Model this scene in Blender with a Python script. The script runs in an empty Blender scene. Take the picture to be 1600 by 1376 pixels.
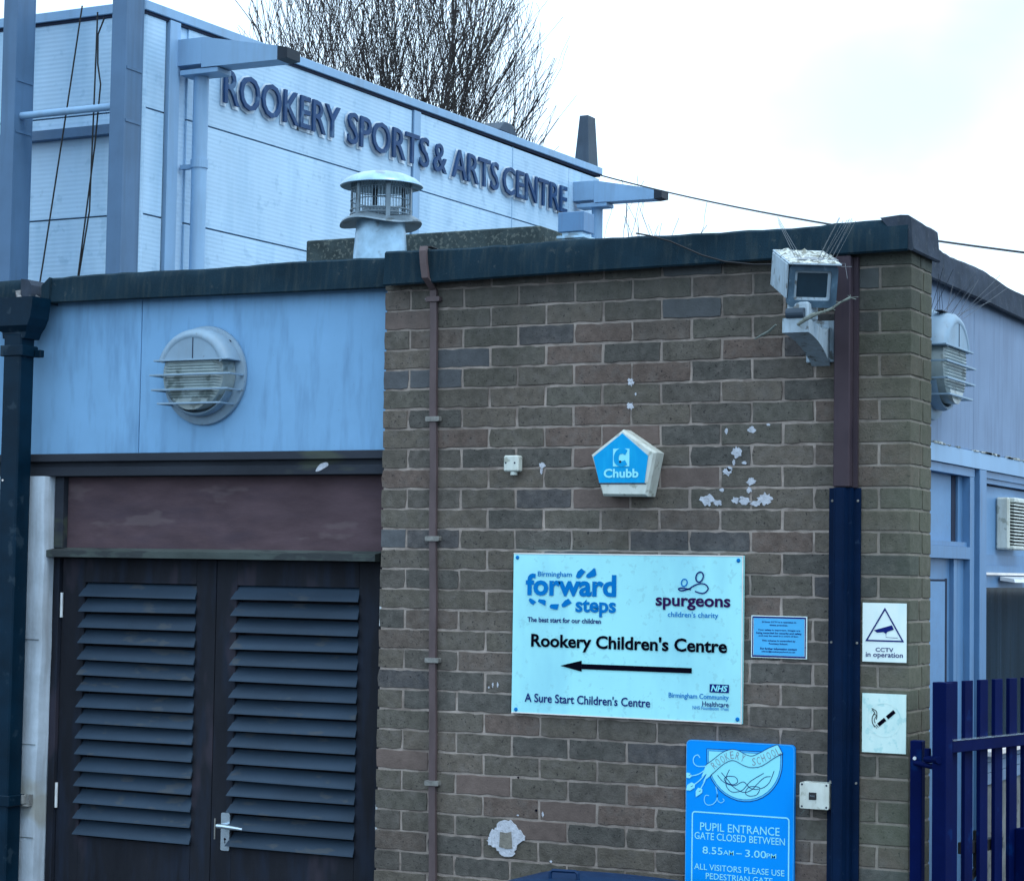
import bpy, bmesh, math, random
from mathutils import Vector, Matrix
R = math.radians
random.seed(7)
scene = bpy.context.scene
COL = scene.collection

# ------------------------------------------------------------------ camera
cam_d = bpy.data.cameras.new('camera')
cam = bpy.data.objects.new('camera', cam_d)
COL.objects.link(cam)
F_PX = 3368.7
YAW, PITCH, ROLL = -0.4735, 0.0599, 0.0162
fw = Vector((math.sin(YAW) * math.cos(PITCH), math.cos(YAW) * math.cos(PITCH), math.sin(PITCH)))
rt = Vector((math.cos(YAW), -math.sin(YAW), 0))
up = rt.cross(fw)
rr = math.cos(ROLL) * rt + math.sin(ROLL) * up
uu = -math.sin(ROLL) * rt + math.cos(ROLL) * up
M = Matrix((rr, uu, -fw)).transposed().to_4x4()
M.translation = Vector((4.0784, -6.9056, 1.9225))
cam.matrix_world = M
cam_d.sensor_fit = 'HORIZONTAL'
cam_d.sensor_width = 36.0
cam_d.lens = 36.0 * F_PX / 1600.0
cam_d.clip_start = 0.1
cam_d.clip_end = 2000
scene.camera = cam

# ------------------------------------------------------------------ sky and sun
world = bpy.data.worlds.new('World')
scene.world = world
world.use_nodes = True
nt = world.node_tree
nt.nodes.clear()
def N(t, k, **kw):
    n = t.nodes.new(k)
    for a, b in kw.items():
        setattr(n, a, b)
    return n
SUN_DIR = Vector((0.62, -0.25, 1.0)).normalized()
CLOUDS = [((-0.2919, 0.9317, 0.2162), 0.105, 0.74), ((-0.2418, 0.9403, 0.2395), 0.085, 0.80), ((-0.3283, 0.9232, 0.1999), 0.075, 0.84), ((0.62, 0.70, 0.34), 0.25, 0.8), ((-0.93, -0.1, 0.36), 0.3, 0.8), ((0.1, -0.93, 0.35), 0.3, 0.82)]
out = N(nt, 'ShaderNodeOutputWorld')
bg = N(nt, 'ShaderNodeBackground'); bg.inputs['Strength'].default_value = 0.1
sky = N(nt, 'ShaderNodeTexSky', sky_type='NISHITA')
sky.sun_disc = False
sky.sun_elevation = math.asin(SUN_DIR.z)
sky.sun_rotation = math.atan2(SUN_DIR.x, SUN_DIR.y)
tc = N(nt, 'ShaderNodeTexCoord')
sep = N(nt, 'ShaderNodeSeparateXYZ')
nt.links.new(tc.outputs['Generated'], sep.inputs[0])
grad = N(nt, 'ShaderNodeMapRange')            # overcast sky: brighter overhead than at the horizon
grad.inputs['From Min'].default_value = 0.0; grad.inputs['From Max'].default_value = 1.0
grad.inputs['To Min'].default_value = 0.62; grad.inputs['To Max'].default_value = 1.0
nt.links.new(sep.outputs['Z'], grad.inputs['Value'])
mp = N(nt, 'ShaderNodeMapping'); mp.inputs['Scale'].default_value = (1.6, 1.6, 5.0)
mp.inputs['Location'].default_value = (0.35, 0.2, 0.1)
nt.links.new(tc.outputs['Generated'], mp.inputs['Vector'])
nz = N(nt, 'ShaderNodeTexNoise'); nz.inputs['Scale'].default_value = 2.2; nz.inputs['Detail'].default_value = 5; nz.inputs['Roughness'].default_value = 0.5
nt.links.new(mp.outputs[0], nz.inputs['Vector'])
cr = N(nt, 'ShaderNodeMapRange'); cr.interpolation_type = 'SMOOTHSTEP'
cr.inputs['From Min'].default_value = 0.36; cr.inputs['From Max'].default_value = 0.50
cr.inputs['To Min'].default_value = 0.92; cr.inputs['To Max'].default_value = 1.08
nt.links.new(nz.outputs[0], cr.inputs['Value'])
mul = N(nt, 'ShaderNodeMath', operation='MULTIPLY')
nt.links.new(grad.outputs[0], mul.inputs[0]); nt.links.new(cr.outputs[0], mul.inputs[1])
one = N(nt, 'ShaderNodeValue'); one.outputs[0].default_value = 1.0
# a soft grey bank low in the sky to the north, as between breaks of thin cloud
wn = N(nt, 'ShaderNodeTexNoise'); wn.inputs['Scale'].default_value = 7.0; wn.inputs['Detail'].default_value = 4
nt.links.new(tc.outputs['Generated'], wn.inputs['Vector'])
wo = N(nt, 'ShaderNodeVectorMath', operation='MULTIPLY_ADD'); wo.inputs[1].default_value = (0.16, 0.16, 0.10); wo.inputs[2].default_value = (-0.08, -0.08, -0.05)
nt.links.new(wn.outputs['Color'], wo.inputs[0])
wa = N(nt, 'ShaderNodeVectorMath', operation='ADD'); nt.links.new(tc.outputs['Generated'], wa.inputs[0]); nt.links.new(wo.outputs[0], wa.inputs[1])
last = one.outputs[0]
for (d_, r_, k_) in CLOUDS:
    sb = N(nt, 'ShaderNodeVectorMath', operation='SUBTRACT'); nt.links.new(wa.outputs[0], sb.inputs[0]); sb.inputs[1].default_value = d_
    sq = N(nt, 'ShaderNodeVectorMath', operation='MULTIPLY'); nt.links.new(sb.outputs[0], sq.inputs[0]); sq.inputs[1].default_value = (1, 1, 2.2)
    ln_ = N(nt, 'ShaderNodeVectorMath', operation='LENGTH'); nt.links.new(sq.outputs[0], ln_.inputs[0])
    mr = N(nt, 'ShaderNodeMapRange'); mr.interpolation_type = 'SMOOTHSTEP'
    mr.inputs['From Min'].default_value = 0.0; mr.inputs['From Max'].default_value = r_; mr.inputs['To Min'].default_value = 1 - (1 - k_) * 2.6; mr.inputs['To Max'].default_value = 1.0
    nt.links.new(ln_.outputs['Value'], mr.inputs['Value'])
    m2 = N(nt, 'ShaderNodeMath', operation='MULTIPLY'); nt.links.new(last, m2.inputs[0]); nt.links.new(mr.outputs[0], m2.inputs[1]); last = m2.outputs[0]
cc = N(nt, 'ShaderNodeVectorMath', operation='SCALE')
cc.inputs[0].default_value = (15.9, 20.8, 25.6)       # cloud radiance (times 0.1), cool cast of the picture
nt.links.new(mul.outputs[0], cc.inputs['Scale'])
cm_ = N(nt, 'ShaderNodeMix', data_type='RGBA'); cm_.inputs[6].default_value = (6.9, 7.1, 7.4, 1)
nt.links.new(last, cm_.inputs[0]); nt.links.new(cc.outputs[0], cm_.inputs[7])
mx = N(nt, 'ShaderNodeMix', data_type='RGBA'); mx.inputs[0].default_value = 0.9
nt.links.new(sky.outputs[0], mx.inputs[6]); nt.links.new(cm_.outputs[2], mx.inputs[7])
nt.links.new(mx.outputs[2], bg.inputs['Color']); nt.links.new(bg.outputs[0], out.inputs['Surface'])

sun_d = bpy.data.lights.new('sun', 'SUN'); sun_d.energy = 0.9; sun_d.angle = R(16); sun_d.color = (1.0, 0.97, 0.92)
sun = bpy.data.objects.new('sun', sun_d); COL.objects.link(sun)
sun.rotation_euler = SUN_DIR.to_track_quat('Z', 'Y').to_euler()
sun.location = (0, -5, 15)
vs = scene.view_settings
scene.display_settings.display_device = 'sRGB'
vs.view_transform = 'Standard'; vs.look = 'None'; vs.exposure = 0.15; vs.gamma = 1.0; vs.use_curve_mapping = False

# ------------------------------------------------------------------ materials
def mat(name, col, rough=0.7, metal=0.0, var=0.15, scale=8.0, bump=0.0, bscale=60.0, streak=None, spot=None,
        spec=0.3, rand=None, coat=0.0, stretch=(1, 1, 1), coords='Object', extra=None):
    """base colour with grain, optional vertical streaks, spots, per-object tint and bump"""
    m = bpy.data.materials.new(name); m.use_nodes = True
    t = m.node_tree; b = t.nodes['Principled BSDF']
    b.inputs['Roughness'].default_value = rough; b.inputs['Metallic'].default_value = metal
    b.inputs['Specular IOR Level'].default_value = spec
    b.inputs['Coat Weight'].default_value = coat
    co = N(t, 'ShaderNodeTexCoord')
    src = N(t, 'ShaderNodeNewGeometry').outputs['Position'] if coords == 'World' else co.outputs[coords]
    oi = N(t, 'ShaderNodeObjectInfo')
    off = N(t, 'ShaderNodeVectorMath', operation='SCALE'); off.inputs[0].default_value = (37.0, 11.0, 23.0)
    t.links.new(oi.outputs['Random'], off.inputs['Scale'])
    ad = N(t, 'ShaderNodeVectorMath', operation='ADD')
    t.links.new(src, ad.inputs[0]); t.links.new(off.outputs[0], ad.inputs[1])
    mpn = N(t, 'ShaderNodeMapping'); mpn.inputs['Scale'].default_value = stretch
    t.links.new(ad.outputs[0], mpn.inputs['Vector'])
    vec = mpn.outputs[0]
    def noise(s, d=4, r=0.6, v=vec):
        n = N(t, 'ShaderNodeTexNoise'); n.inputs['Scale'].default_value = s
        n.inputs['Detail'].default_value = d; n.inputs['Roughness'].default_value = r
        t.links.new(v, n.inputs['Vector']); return n.outputs[0]
    def rng(v, a, b2, c, d):
        n = N(t, 'ShaderNodeMapRange')
        n.inputs['From Min'].default_value = a; n.inputs['From Max'].default_value = b2
        n.inputs['To Min'].default_value = c; n.inputs['To Max'].default_value = d
        t.links.new(v, n.inputs['Value']); return n.outputs[0]
    def mix(f, a, c, mode='MIX'):
        n = N(t, 'ShaderNodeMix', data_type='RGBA', blend_type=mode)
        for i, v in ((0, f), (6, a), (7, c)):
            if isinstance(v, (tuple, list)): n.inputs[i].default_value = (*v[:3], 1)
            elif isinstance(v, float): n.inputs[i].default_value = v
            else: t.links.new(v, n.inputs[i])
        return n.outputs[2]
    colr = tuple(col)
    if rand:                                   # list of colours, one picked per object
        rp = N(t, 'ShaderNodeValToRGB'); rp.color_ramp.interpolation = 'CONSTANT'
        els = rp.color_ramp.elements
        els[0].position = 0; els[0].color = (*rand[0], 1)
        els[1].position = 1.0 / len(rand); els[1].color = (*rand[1], 1)
        for i in range(2, len(rand)):
            e = els.new(i / len(rand)); e.color = (*rand[i], 1)
        t.links.new(oi.outputs['Random'], rp.inputs[0]); colr = rp.outputs[0]
    dark = tuple(c * (1 - var) for c in col); 
    g = rng(noise(scale, 5), 0.3, 0.7, 1 - var, 1 + var)
    sc = N(t, 'ShaderNodeVectorMath', operation='SCALE')
    if isinstance(colr, tuple): sc.inputs[0].default_value = colr
    else: t.links.new(colr, sc.inputs[0])
    t.links.new(g, sc.inputs['Scale']); c = sc.outputs[0]
    if streak:                                 # (colour, amount, horizontal frequency, axis stretch)
        ms = N(t, 'ShaderNodeMapping'); ms.inputs['Scale'].default_value = streak[3]
        t.links.new(ad.outputs[0], ms.inputs['Vector'])
        c = mix(rng(noise(streak[2], 3, 0.6, ms.outputs[0]), 0.48, 0.75, 0.0, streak[1]), c, streak[0])
    if spot:                                   # (colour, amount, scale, threshold)
        c = mix(rng(noise(spot[2], 3, 0.55), spot[3], spot[3] + 0.06, 0.0, spot[1]), c, spot[0])
    if extra: c = extra(t, c, mix, rng, noise)
    t.links.new(c, b.inputs['Base Color'])
    if bump:
        bn = N(t, 'ShaderNodeBump'); bn.inputs['Strength'].default_value = bump; bn.inputs['Distance'].default_value = 0.004
        t.links.new(noise(bscale, 6, 0.7), bn.inputs['Height']); t.links.new(bn.outputs[0], b.inputs['Normal'])
    return m

def algae(t, c, mix, rng, noise):              # green film of algae on the corner pier and high under the roof edge
    g = N(t, 'ShaderNodeNewGeometry'); s = N(t, 'ShaderNodeSeparateXYZ'); t.links.new(g.outputs['Position'], s.inputs[0])
    n = N(t, 'ShaderNodeTexNoise'); n.inputs['Scale'].default_value = 5.0; t.links.new(g.outputs['Position'], n.inputs['Vector'])
    a = N(t, 'ShaderNodeMath', operation='MULTIPLY_ADD'); t.links.new(n.outputs[0], a.inputs[0]); a.inputs[1].default_value = 0.35
    t.links.new(s.outputs['X'], a.inputs[2])
    f = rng(a.outputs[0], 1.90, 2.22, 0.0, 0.42)
    c = mix(f, c, (0.095, 0.118, 0.078))
    n2 = N(t, 'ShaderNodeTexNoise'); n2.inputs['Scale'].default_value = 1.7; n2.inputs['Detail'].default_value = 6; t.links.new(g.outputs['Position'], n2.inputs['Vector'])
    sv = N(t, 'ShaderNodeVectorMath', operation='SCALE'); t.links.new(c, sv.inputs[0]); t.links.new(rng(n2.outputs[0], 0.3, 0.7, 0.78, 1.22), sv.inputs['Scale'])
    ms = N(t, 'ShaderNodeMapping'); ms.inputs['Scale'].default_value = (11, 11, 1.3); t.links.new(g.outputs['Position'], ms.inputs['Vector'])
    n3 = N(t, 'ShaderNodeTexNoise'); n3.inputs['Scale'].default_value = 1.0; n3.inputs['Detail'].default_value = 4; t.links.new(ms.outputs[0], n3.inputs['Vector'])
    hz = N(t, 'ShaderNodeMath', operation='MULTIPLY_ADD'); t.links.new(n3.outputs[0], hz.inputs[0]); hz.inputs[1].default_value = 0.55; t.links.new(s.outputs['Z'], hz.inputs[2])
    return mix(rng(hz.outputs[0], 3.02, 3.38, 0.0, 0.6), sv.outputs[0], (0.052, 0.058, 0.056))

BR = [(0.108, 0.098, 0.084), (0.122, 0.108, 0.091), (0.100, 0.092, 0.082), (0.128, 0.111, 0.094), (0.103, 0.097, 0.083),
      (0.087, 0.084, 0.077), (0.130, 0.101, 0.088), (0.112, 0.102, 0.086), (0.083, 0.081, 0.083), (0.122, 0.101, 0.088), (0.107, 0.097, 0.083)]
M_ = {}
M_['brick'] = mat('brick', BR[0], 0.95, var=0.24, scale=34, bump=0.9, bscale=140, rand=BR, spot=((0.022, 0.021, 0.024), 0.85, 110, 0.63), streak=((0.155, 0.142, 0.132), 0.55, 26.0, (1, 1, 1)), spec=0.08, extra=algae)
M_['brick_red'] = mat('brick_red', (0.135, 0.104, 0.093), 0.9, var=0.15, scale=30, bump=0.5, bscale=160, spot=((0.04, 0.035, 0.035), 0.6, 95, 0.66), spec=0.15, extra=algae)
M_['brick_blue'] = mat('brick_blue', (0.082, 0.088, 0.096), 0.85, var=0.15, scale=30, bump=0.5, bscale=160, spot=((0.03, 0.03, 0.035), 0.6, 95, 0.66), spec=0.2, extra=algae)
M_['mortar'] = mat('mortar', (0.315, 0.268, 0.240), 0.95, var=0.28, scale=14, bump=0.8, bscale=120, spot=((0.16, 0.13, 0.115), 0.6, 9, 0.55), spec=0.1, coords='World', extra=algae)
M_['felt'] = mat('roof_felt', (0.009, 0.025, 0.039), 0.9, var=0.22, scale=6, bump=0.6, bscale=220, spec=0.1, spot=((0.06, 0.075, 0.08), 0.4, 30, 0.66), streak=((0.035, 0.05, 0.055), 0.6, 5.0, (9, 9, 0.8)))
M_['felt_grey'] = mat('weathered_felt', (0.042, 0.055, 0.078), 0.9, var=0.22, scale=12, bump=0.5, bscale=220, spec=0.1, spot=((0.12, 0.13, 0.14), 0.4, 60, 0.62), streak=((0.03, 0.04, 0.05), 0.6, 7.0, (6, 6, 0.8)))
M_['panel'] = mat('blue_grey_panel', (0.185, 0.375, 0.60), 0.65, var=0.07, scale=3.5, bump=0.08, bscale=260, streak=((0.12, 0.24, 0.40), 0.65, 5.0, (4.0, 4.0, 0.7)), spot=((0.10, 0.16, 0.26), 0.5, 60, 0.735), spec=0.15)
M_['panel_side'] = mat('weathered_side_panel', (0.165, 0.245, 0.375), 0.6, var=0.08, scale=4, bump=0.1, bscale=300, streak=((0.105, 0.15, 0.24), 0.6, 8.0, (4, 4, 0.4)), spec=0.3)
M_['blue_frame'] = mat('blue_window_frame', (0.085, 0.20, 0.37), 0.45, var=0.06, scale=9, streak=((0.08, 0.14, 0.24), 0.5, 8.0, (5, 5, 0.5)), spec=0.4)
M_['blue_infill'] = mat('blue_infill', (0.115, 0.245, 0.43), 0.5, var=0.06, scale=14, bump=0.1, bscale=400, spec=0.4, spot=((0.12, 0.2, 0.33), 0.4, 50, 0.6))
M_['wood_dark'] = mat('dark_stained_wood', (0.015, 0.017, 0.023), 0.65, var=0.3, scale=5, bump=0.25, bscale=70, stretch=(1, 1, 0.35), streak=((0.018, 0.026, 0.045), 0.8, 3.5, (5, 5, 0.8)), spot=((0.055, 0.045, 0.062), 0.4, 5, 0.60), spec=0.07)
M_['slat'] = mat('painted_slat', (0.022, 0.041, 0.067), 0.55, var=0.22, scale=5, bump=0.15, bscale=70, stretch=(0.4, 1, 1), spot=((0.055, 0.062, 0.068), 0.55, 18, 0.60), spec=0.18)
M_['wood_pink'] = mat('faded_board', (0.088, 0.060, 0.070), 0.85, var=0.22, scale=9, bump=0.3, bscale=90, stretch=(0.5, 1, 1.6), streak=((0.052, 0.042, 0.058), 0.55, 4.0, (0.8, 2, 3)), spot=((0.15, 0.12, 0.125), 0.4, 7, 0.58), spec=0.1)
M_['beam'] = mat('brown_beam', (0.026, 0.032, 0.044), 0.8, var=0.25, scale=7, bump=0.3, bscale=90, stretch=(0.3, 1, 1), spot=((0.07, 0.085, 0.06), 0.6, 6, 0.60), spec=0.2)
M_['ledge'] = mat('mossy_ledge', (0.055, 0.070, 0.068), 0.8, var=0.3, scale=9, bump=0.4, bscale=110, stretch=(0.4, 1, 1), spot=((0.03, 0.035, 0.04), 0.8, 16, 0.55), spec=0.2)
M_['concrete'] = mat('white_concrete', (0.40, 0.48, 0.56), 0.9, var=0.22, scale=6, bump=0.5, bscale=90, streak=((0.27, 0.30, 0.33), 0.8, 5.0, (4, 4, 0.35)), spot=((0.24, 0.235, 0.18), 0.6, 2.6, 0.63), spec=0.15)
M_['black_paint'] = mat('black_gloss_paint', (0.001, 0.014, 0.030), 0.45, var=0.25, scale=10, bump=0.1, bscale=60, spec=0.12, spot=((0.02, 0.04, 0.06), 0.7, 14, 0.62))
M_['white_chip'] = mat('white_chip', (0.75, 0.72, 0.70), 0.6, var=0.1, scale=20)
M_['lead'] = mat('lead_flashing', (0.32, 0.33, 0.34), 0.6, metal=0.2, var=0.35, scale=22, bump=0.6, bscale=60, spec=0.4, spot=((0.05, 0.05, 0.06), 0.9, 20, 0.56))
M_['purple_trunk'] = mat('brown_plastic_trunking', (0.056, 0.043, 0.053), 0.6, var=0.12, scale=6, streak=((0.035, 0.03, 0.045), 0.7, 9.0, (3, 3, 0.4)), spec=0.1)
M_['navy_trunk'] = mat('navy_steel_trunking', (0.001, 0.010, 0.036), 0.6, var=0.2, scale=8, bump=0.05, bscale=60, spec=0.08, spot=((0.02, 0.04, 0.08), 0.5, 40, 0.68))
M_['strap'] = mat('brown_metal_strap', (0.085, 0.062, 0.066), 0.6, var=0.2, scale=18, bump=0.15, bscale=80, stretch=(1, 1, 0.4), spec=0.35)
M_['clip'] = mat('grey_metal_clip', (0.20, 0.20, 0.19), 0.55, metal=0.3, var=0.3, scale=60, spec=0.4)
M_['cyan_board'] = mat('pale_cyan_board', (0.36, 0.80, 0.85), 0.4, var=0.05, scale=3, spec=0.2, streak=((0.25, 0.60, 0.72), 0.6, 3.2, (2.0, 1, 0.7)), spot=((0.24, 0.52, 0.58), 0.35, 42, 0.60))
M_['white_board'] = mat('white_board', (0.74, 0.88, 0.86), 0.4, var=0.03, scale=12, spec=0.4, streak=((0.55, 0.78, 0.78), 0.4, 9.0, (3, 3, 0.8)))
M_['faded_board'] = mat('faded_white_board', (0.66, 0.86, 0.82), 0.4, var=0.04, scale=12, spec=0.4, spot=((0.36, 0.66, 0.66), 0.6, 26, 0.58), streak=((0.5, 0.76, 0.74), 0.6, 9.0, (3, 3, 0.8)))
M_['blue_board'] = mat('bright_blue_board', (0.0, 0.27, 0.84), 0.45, var=0.05, scale=5, spec=0.08)
M_['notice_blue'] = mat('pale_blue_notice', (0.06, 0.42, 0.78), 0.5, var=0.06, scale=14, spec=0.4)
M_['print_cyan'] = mat('pale_cyan_print', (0.26, 0.76, 0.86), 0.5, var=0.02)
M_['print_blue'] = mat('mid_blue_print', (0.001, 0.17, 0.50), 0.7, spec=0.05, var=0.03)
M_['print_navy'] = mat('navy_print', (0.008, 0.018, 0.150), 0.7, spec=0.05, var=0.03)
M_['print_black'] = mat('black_print', (0.002, 0.002, 0.008), 0.7, spec=0.03, var=0.03)
M_['print_purple'] = mat('purple_print', (0.030, 0.008, 0.070), 0.7, spec=0.05, var=0.03)
M_['print_grey'] = mat('grey_print', (0.22, 0.28, 0.34), 0.5, var=0.03)
M_['white_plastic'] = mat('dirty_white_plastic', (0.55, 0.60, 0.56), 0.45, var=0.10, scale=14, spec=0.45, spot=((0.20, 0.22, 0.17), 0.6, 30, 0.60), streak=((0.32, 0.33, 0.27), 0.5, 12.0, (3, 3, 0.6)))
M_['alarm_blue'] = mat('alarm_blue', (0.0, 0.31, 0.66), 0.4, var=0.06, scale=9, spec=0.12, coat=0.0, streak=((0.01, 0.42, 0.74), 0.5, 14.0, (3, 3, 0.6)))
M_['dark_plastic'] = mat('dark_plastic', (0.02, 0.022, 0.026), 0.5, var=0.2, scale=20)
M_['filler'] = mat('white_filler', (0.47, 0.50, 0.56), 0.95, var=0.18, scale=60, bump=0.8, bscale=150, spot=((0.28, 0.28, 0.3), 0.6, 90, 0.60))
M_['filler_grey'] = mat('grey_cement', (0.20, 0.19, 0.165), 0.95, var=0.25, scale=60, bump=0.8, bscale=150)
M_['lamp_grey'] = mat('grey_cast_lamp_body', (0.195, 0.30, 0.40), 0.5, var=0.10, scale=9, bump=0.05, bscale=120, spec=0.4, spot=((0.12, 0.15, 0.17), 0.6, 40, 0.66), streak=((0.18, 0.24, 0.29), 0.5, 12.0, (3, 3, 0.6)))
M_['lamp_lens'] = mat('dusty_prismatic_lens', (0.22, 0.28, 0.29), 0.25, var=0.3, scale=9, spec=0.5, spot=((0.06, 0.085, 0.08), 0.7, 11, 0.58))
M_['cam_white'] = mat('weathered_camera_casing', (0.34, 0.44, 0.52), 0.5, var=0.14, scale=12, bump=0.2, bscale=80, spec=0.4, spot=((0.09, 0.09, 0.08), 0.8, 26, 0.60), streak=((0.16, 0.18, 0.18), 0.6, 14.0, (4, 4, 0.8)))
M_['droppings'] = mat('bird_droppings', (0.48, 0.52, 0.50), 0.9, var=0.4, scale=40, bump=0.9, bscale=90, spot=((0.13, 0.13, 0.10), 0.85, 55, 0.50))
M_['bezel'] = mat('blue_grey_bezel', (0.055, 0.105, 0.155), 0.5, var=0.3, scale=30, spec=0.3, spot=((0.16, 0.22, 0.26), 0.5, 60, 0.62))
M_['lens_glass'] = mat('dark_camera_window', (0.012, 0.035, 0.055), 0.12, var=0.15, scale=20, spec=0.6)
M_['wire'] = mat('spike_wire', (0.20, 0.22, 0.24), 0.4, metal=0.5, var=0.1)
M_['wire_dark'] = mat('dark_spike_wire', (0.035, 0.045, 0.06), 0.5, var=0.1)
M_['twig'] = mat('dry_twig', (0.15, 0.175, 0.16), 0.9, var=0.3, scale=60)
M_['galv'] = mat('galvanised_steel', (0.27, 0.42, 0.55), 0.35, metal=0.6, var=0.30, scale=11, bump=0.1, bscale=50, spec=0.5, spot=((0.13, 0.16, 0.18), 0.7, 12, 0.60))
M_['galv_dull'] = mat('dull_galvanised_steel', (0.15, 0.21, 0.26), 0.5, metal=0.5, var=0.25, scale=14, bump=0.1, bscale=50, spec=0.5, spot=((0.07, 0.09, 0.10), 0.7, 18, 0.56))
M_['moss_kerb'] = mat('mossy_felt_upstand', (0.040, 0.056, 0.060), 0.95, var=0.3, scale=14, bump=0.9, bscale=70, spot=((0.13, 0.15, 0.14), 0.6, 60, 0.55), spec=0.1)
M_['roof_deck'] = mat('grey_roof_deck', (0.12, 0.13, 0.13), 0.95, var=0.25, scale=3, bump=0.4, bscale=60)
M_['steel_blue'] = mat('blue_grey_steel', (0.070, 0.145, 0.255), 0.55, var=0.12, scale=2.0, bump=0.05, bscale=30, streak=((0.05, 0.10, 0.17), 0.7, 2.0, (4, 4, 0.3)), spec=0.35)
M_['steel_light'] = mat('light_blue_trim', (0.22, 0.38, 0.57), 0.5, var=0.08, scale=1.5, streak=((0.18, 0.28, 0.40), 0.6, 2.0, (4, 4, 0.4)), spec=0.35)
M_['arm_black'] = mat('black_arm_tip', (0.012, 0.02, 0.032), 0.6, var=0.2)
M_['dark_gap'] = mat('dark_gap', (0.012, 0.02, 0.045), 0.9, var=0.1)
M_['letter'] = mat('navy_sign_letter', (0.018, 0.055, 0.145), 0.5, var=0.18, scale=5, spec=0.15, spot=((0.09, 0.17, 0.28), 0.6, 6, 0.60))
M_['letter_edge'] = mat('pale_letter_back', (0.55, 0.68, 0.80), 0.5, var=0.05)  # pale colour for the bright halo imitated around the hall letters
M_['fin'] = mat('dark_grey_fin', (0.035, 0.055, 0.080), 0.6, var=0.2, scale=3, streak=((0.06, 0.09, 0.12), 0.6, 3.0, (4, 4, 0.5)))
M_['chrome'] = mat('satin_steel', (0.48, 0.58, 0.66), 0.25, metal=0.8, var=0.08, scale=20, spec=0.5)
M_['hinge'] = mat('white_hinge', (0.68, 0.72, 0.74), 0.35, metal=0.3, var=0.1, scale=30)
M_['gate'] = mat('navy_gate_paint', (0.0005, 0.005, 0.050), 0.6, var=0.2, scale=6, bump=0.06, bscale=60, spec=0.05, spot=((0.001, 0.02, 0.10), 0.6, 12, 0.62))
M_['bin'] = mat('blue_bin_plastic', (0.003, 0.022, 0.070), 0.5, var=0.18, scale=10, bump=0.1, bscale=150, spec=0.2, spot=((0.02, 0.06, 0.15), 0.5, 22, 0.62))
M_['rubber'] = mat('black_rubber', (0.015, 0.015, 0.017), 0.8)
M_['stone'] = mat('rough_grey_plinth', (0.17, 0.18, 0.18), 0.95, var=0.3, scale=14, bump=0.8, bscale=70, spot=((0.08, 0.085, 0.09), 0.7, 22, 0.58))
M_['curtain'] = mat('blue_grey_curtain', (0.022, 0.055, 0.095), 0.9, var=0.6, scale=3, stretch=(10, 10, 0.3))
M_['room'] = mat('dim_room', (0.05, 0.06, 0.07), 0.9, var=0.2)
M_['bark'] = mat('dark_bark', (0.034, 0.030, 0.030), 0.9, var=0.3, scale=3)
M_['cable'] = mat('black_cable', (0.012, 0.013, 0.016), 0.6)
M_['asphalt'] = mat('asphalt', (0.055, 0.055, 0.058), 0.9, var=0.25, scale=3, bump=0.5, bscale=90)
# micro-ribbed cladding of the hall
def rib(t, c, mix, rng, noise):
    g = N(t, 'ShaderNodeNewGeometry'); s = N(t, 'ShaderNodeSeparateXYZ'); t.links.new(g.outputs['Position'], s.inputs[0])
    mm = N(t, 'ShaderNodeMath', operation='MULTIPLY'); t.links.new(s.outputs['Z'], mm.inputs[0]); mm.inputs[1].default_value = 2 * math.pi / 0.042
    sn = N(t, 'ShaderNodeMath', operation='SINE'); t.links.new(mm.outputs[0], sn.inputs[0])
    b = t.nodes['Principled BSDF']
    bn = N(t, 'ShaderNodeBump'); bn.inputs['Strength'].default_value = 0.16; bn.inputs['Distance'].default_value = 0.003
    t.links.new(sn.outputs[0], bn.inputs['Height']); t.links.new(bn.outputs[0], b.inputs['Normal'])
    return c
M_['cladding'] = mat('ribbed_metal_cladding', (0.37, 0.56, 0.74), 0.42, var=0.09, scale=0.9, spec=0.45, coords='World',
                     streak=((0.22, 0.40, 0.58), 0.6, 1.3, (2.2, 2.2, 0.35)), spot=((0.20, 0.36, 0.52), 0.35, 7, 0.60), extra=rib)
gl = bpy.data.materials.new('window_glass'); gl.use_nodes = True
_b = gl.node_tree.nodes['Principled BSDF']; _b.inputs['Base Color'].default_value = (0.01, 0.03, 0.05, 1)
_b.inputs['Roughness'].default_value = 0.06; _b.inputs['Alpha'].default_value = 0.30; _b.inputs['Specular IOR Level'].default_value = 0.10
M_['glass'] = gl

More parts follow.
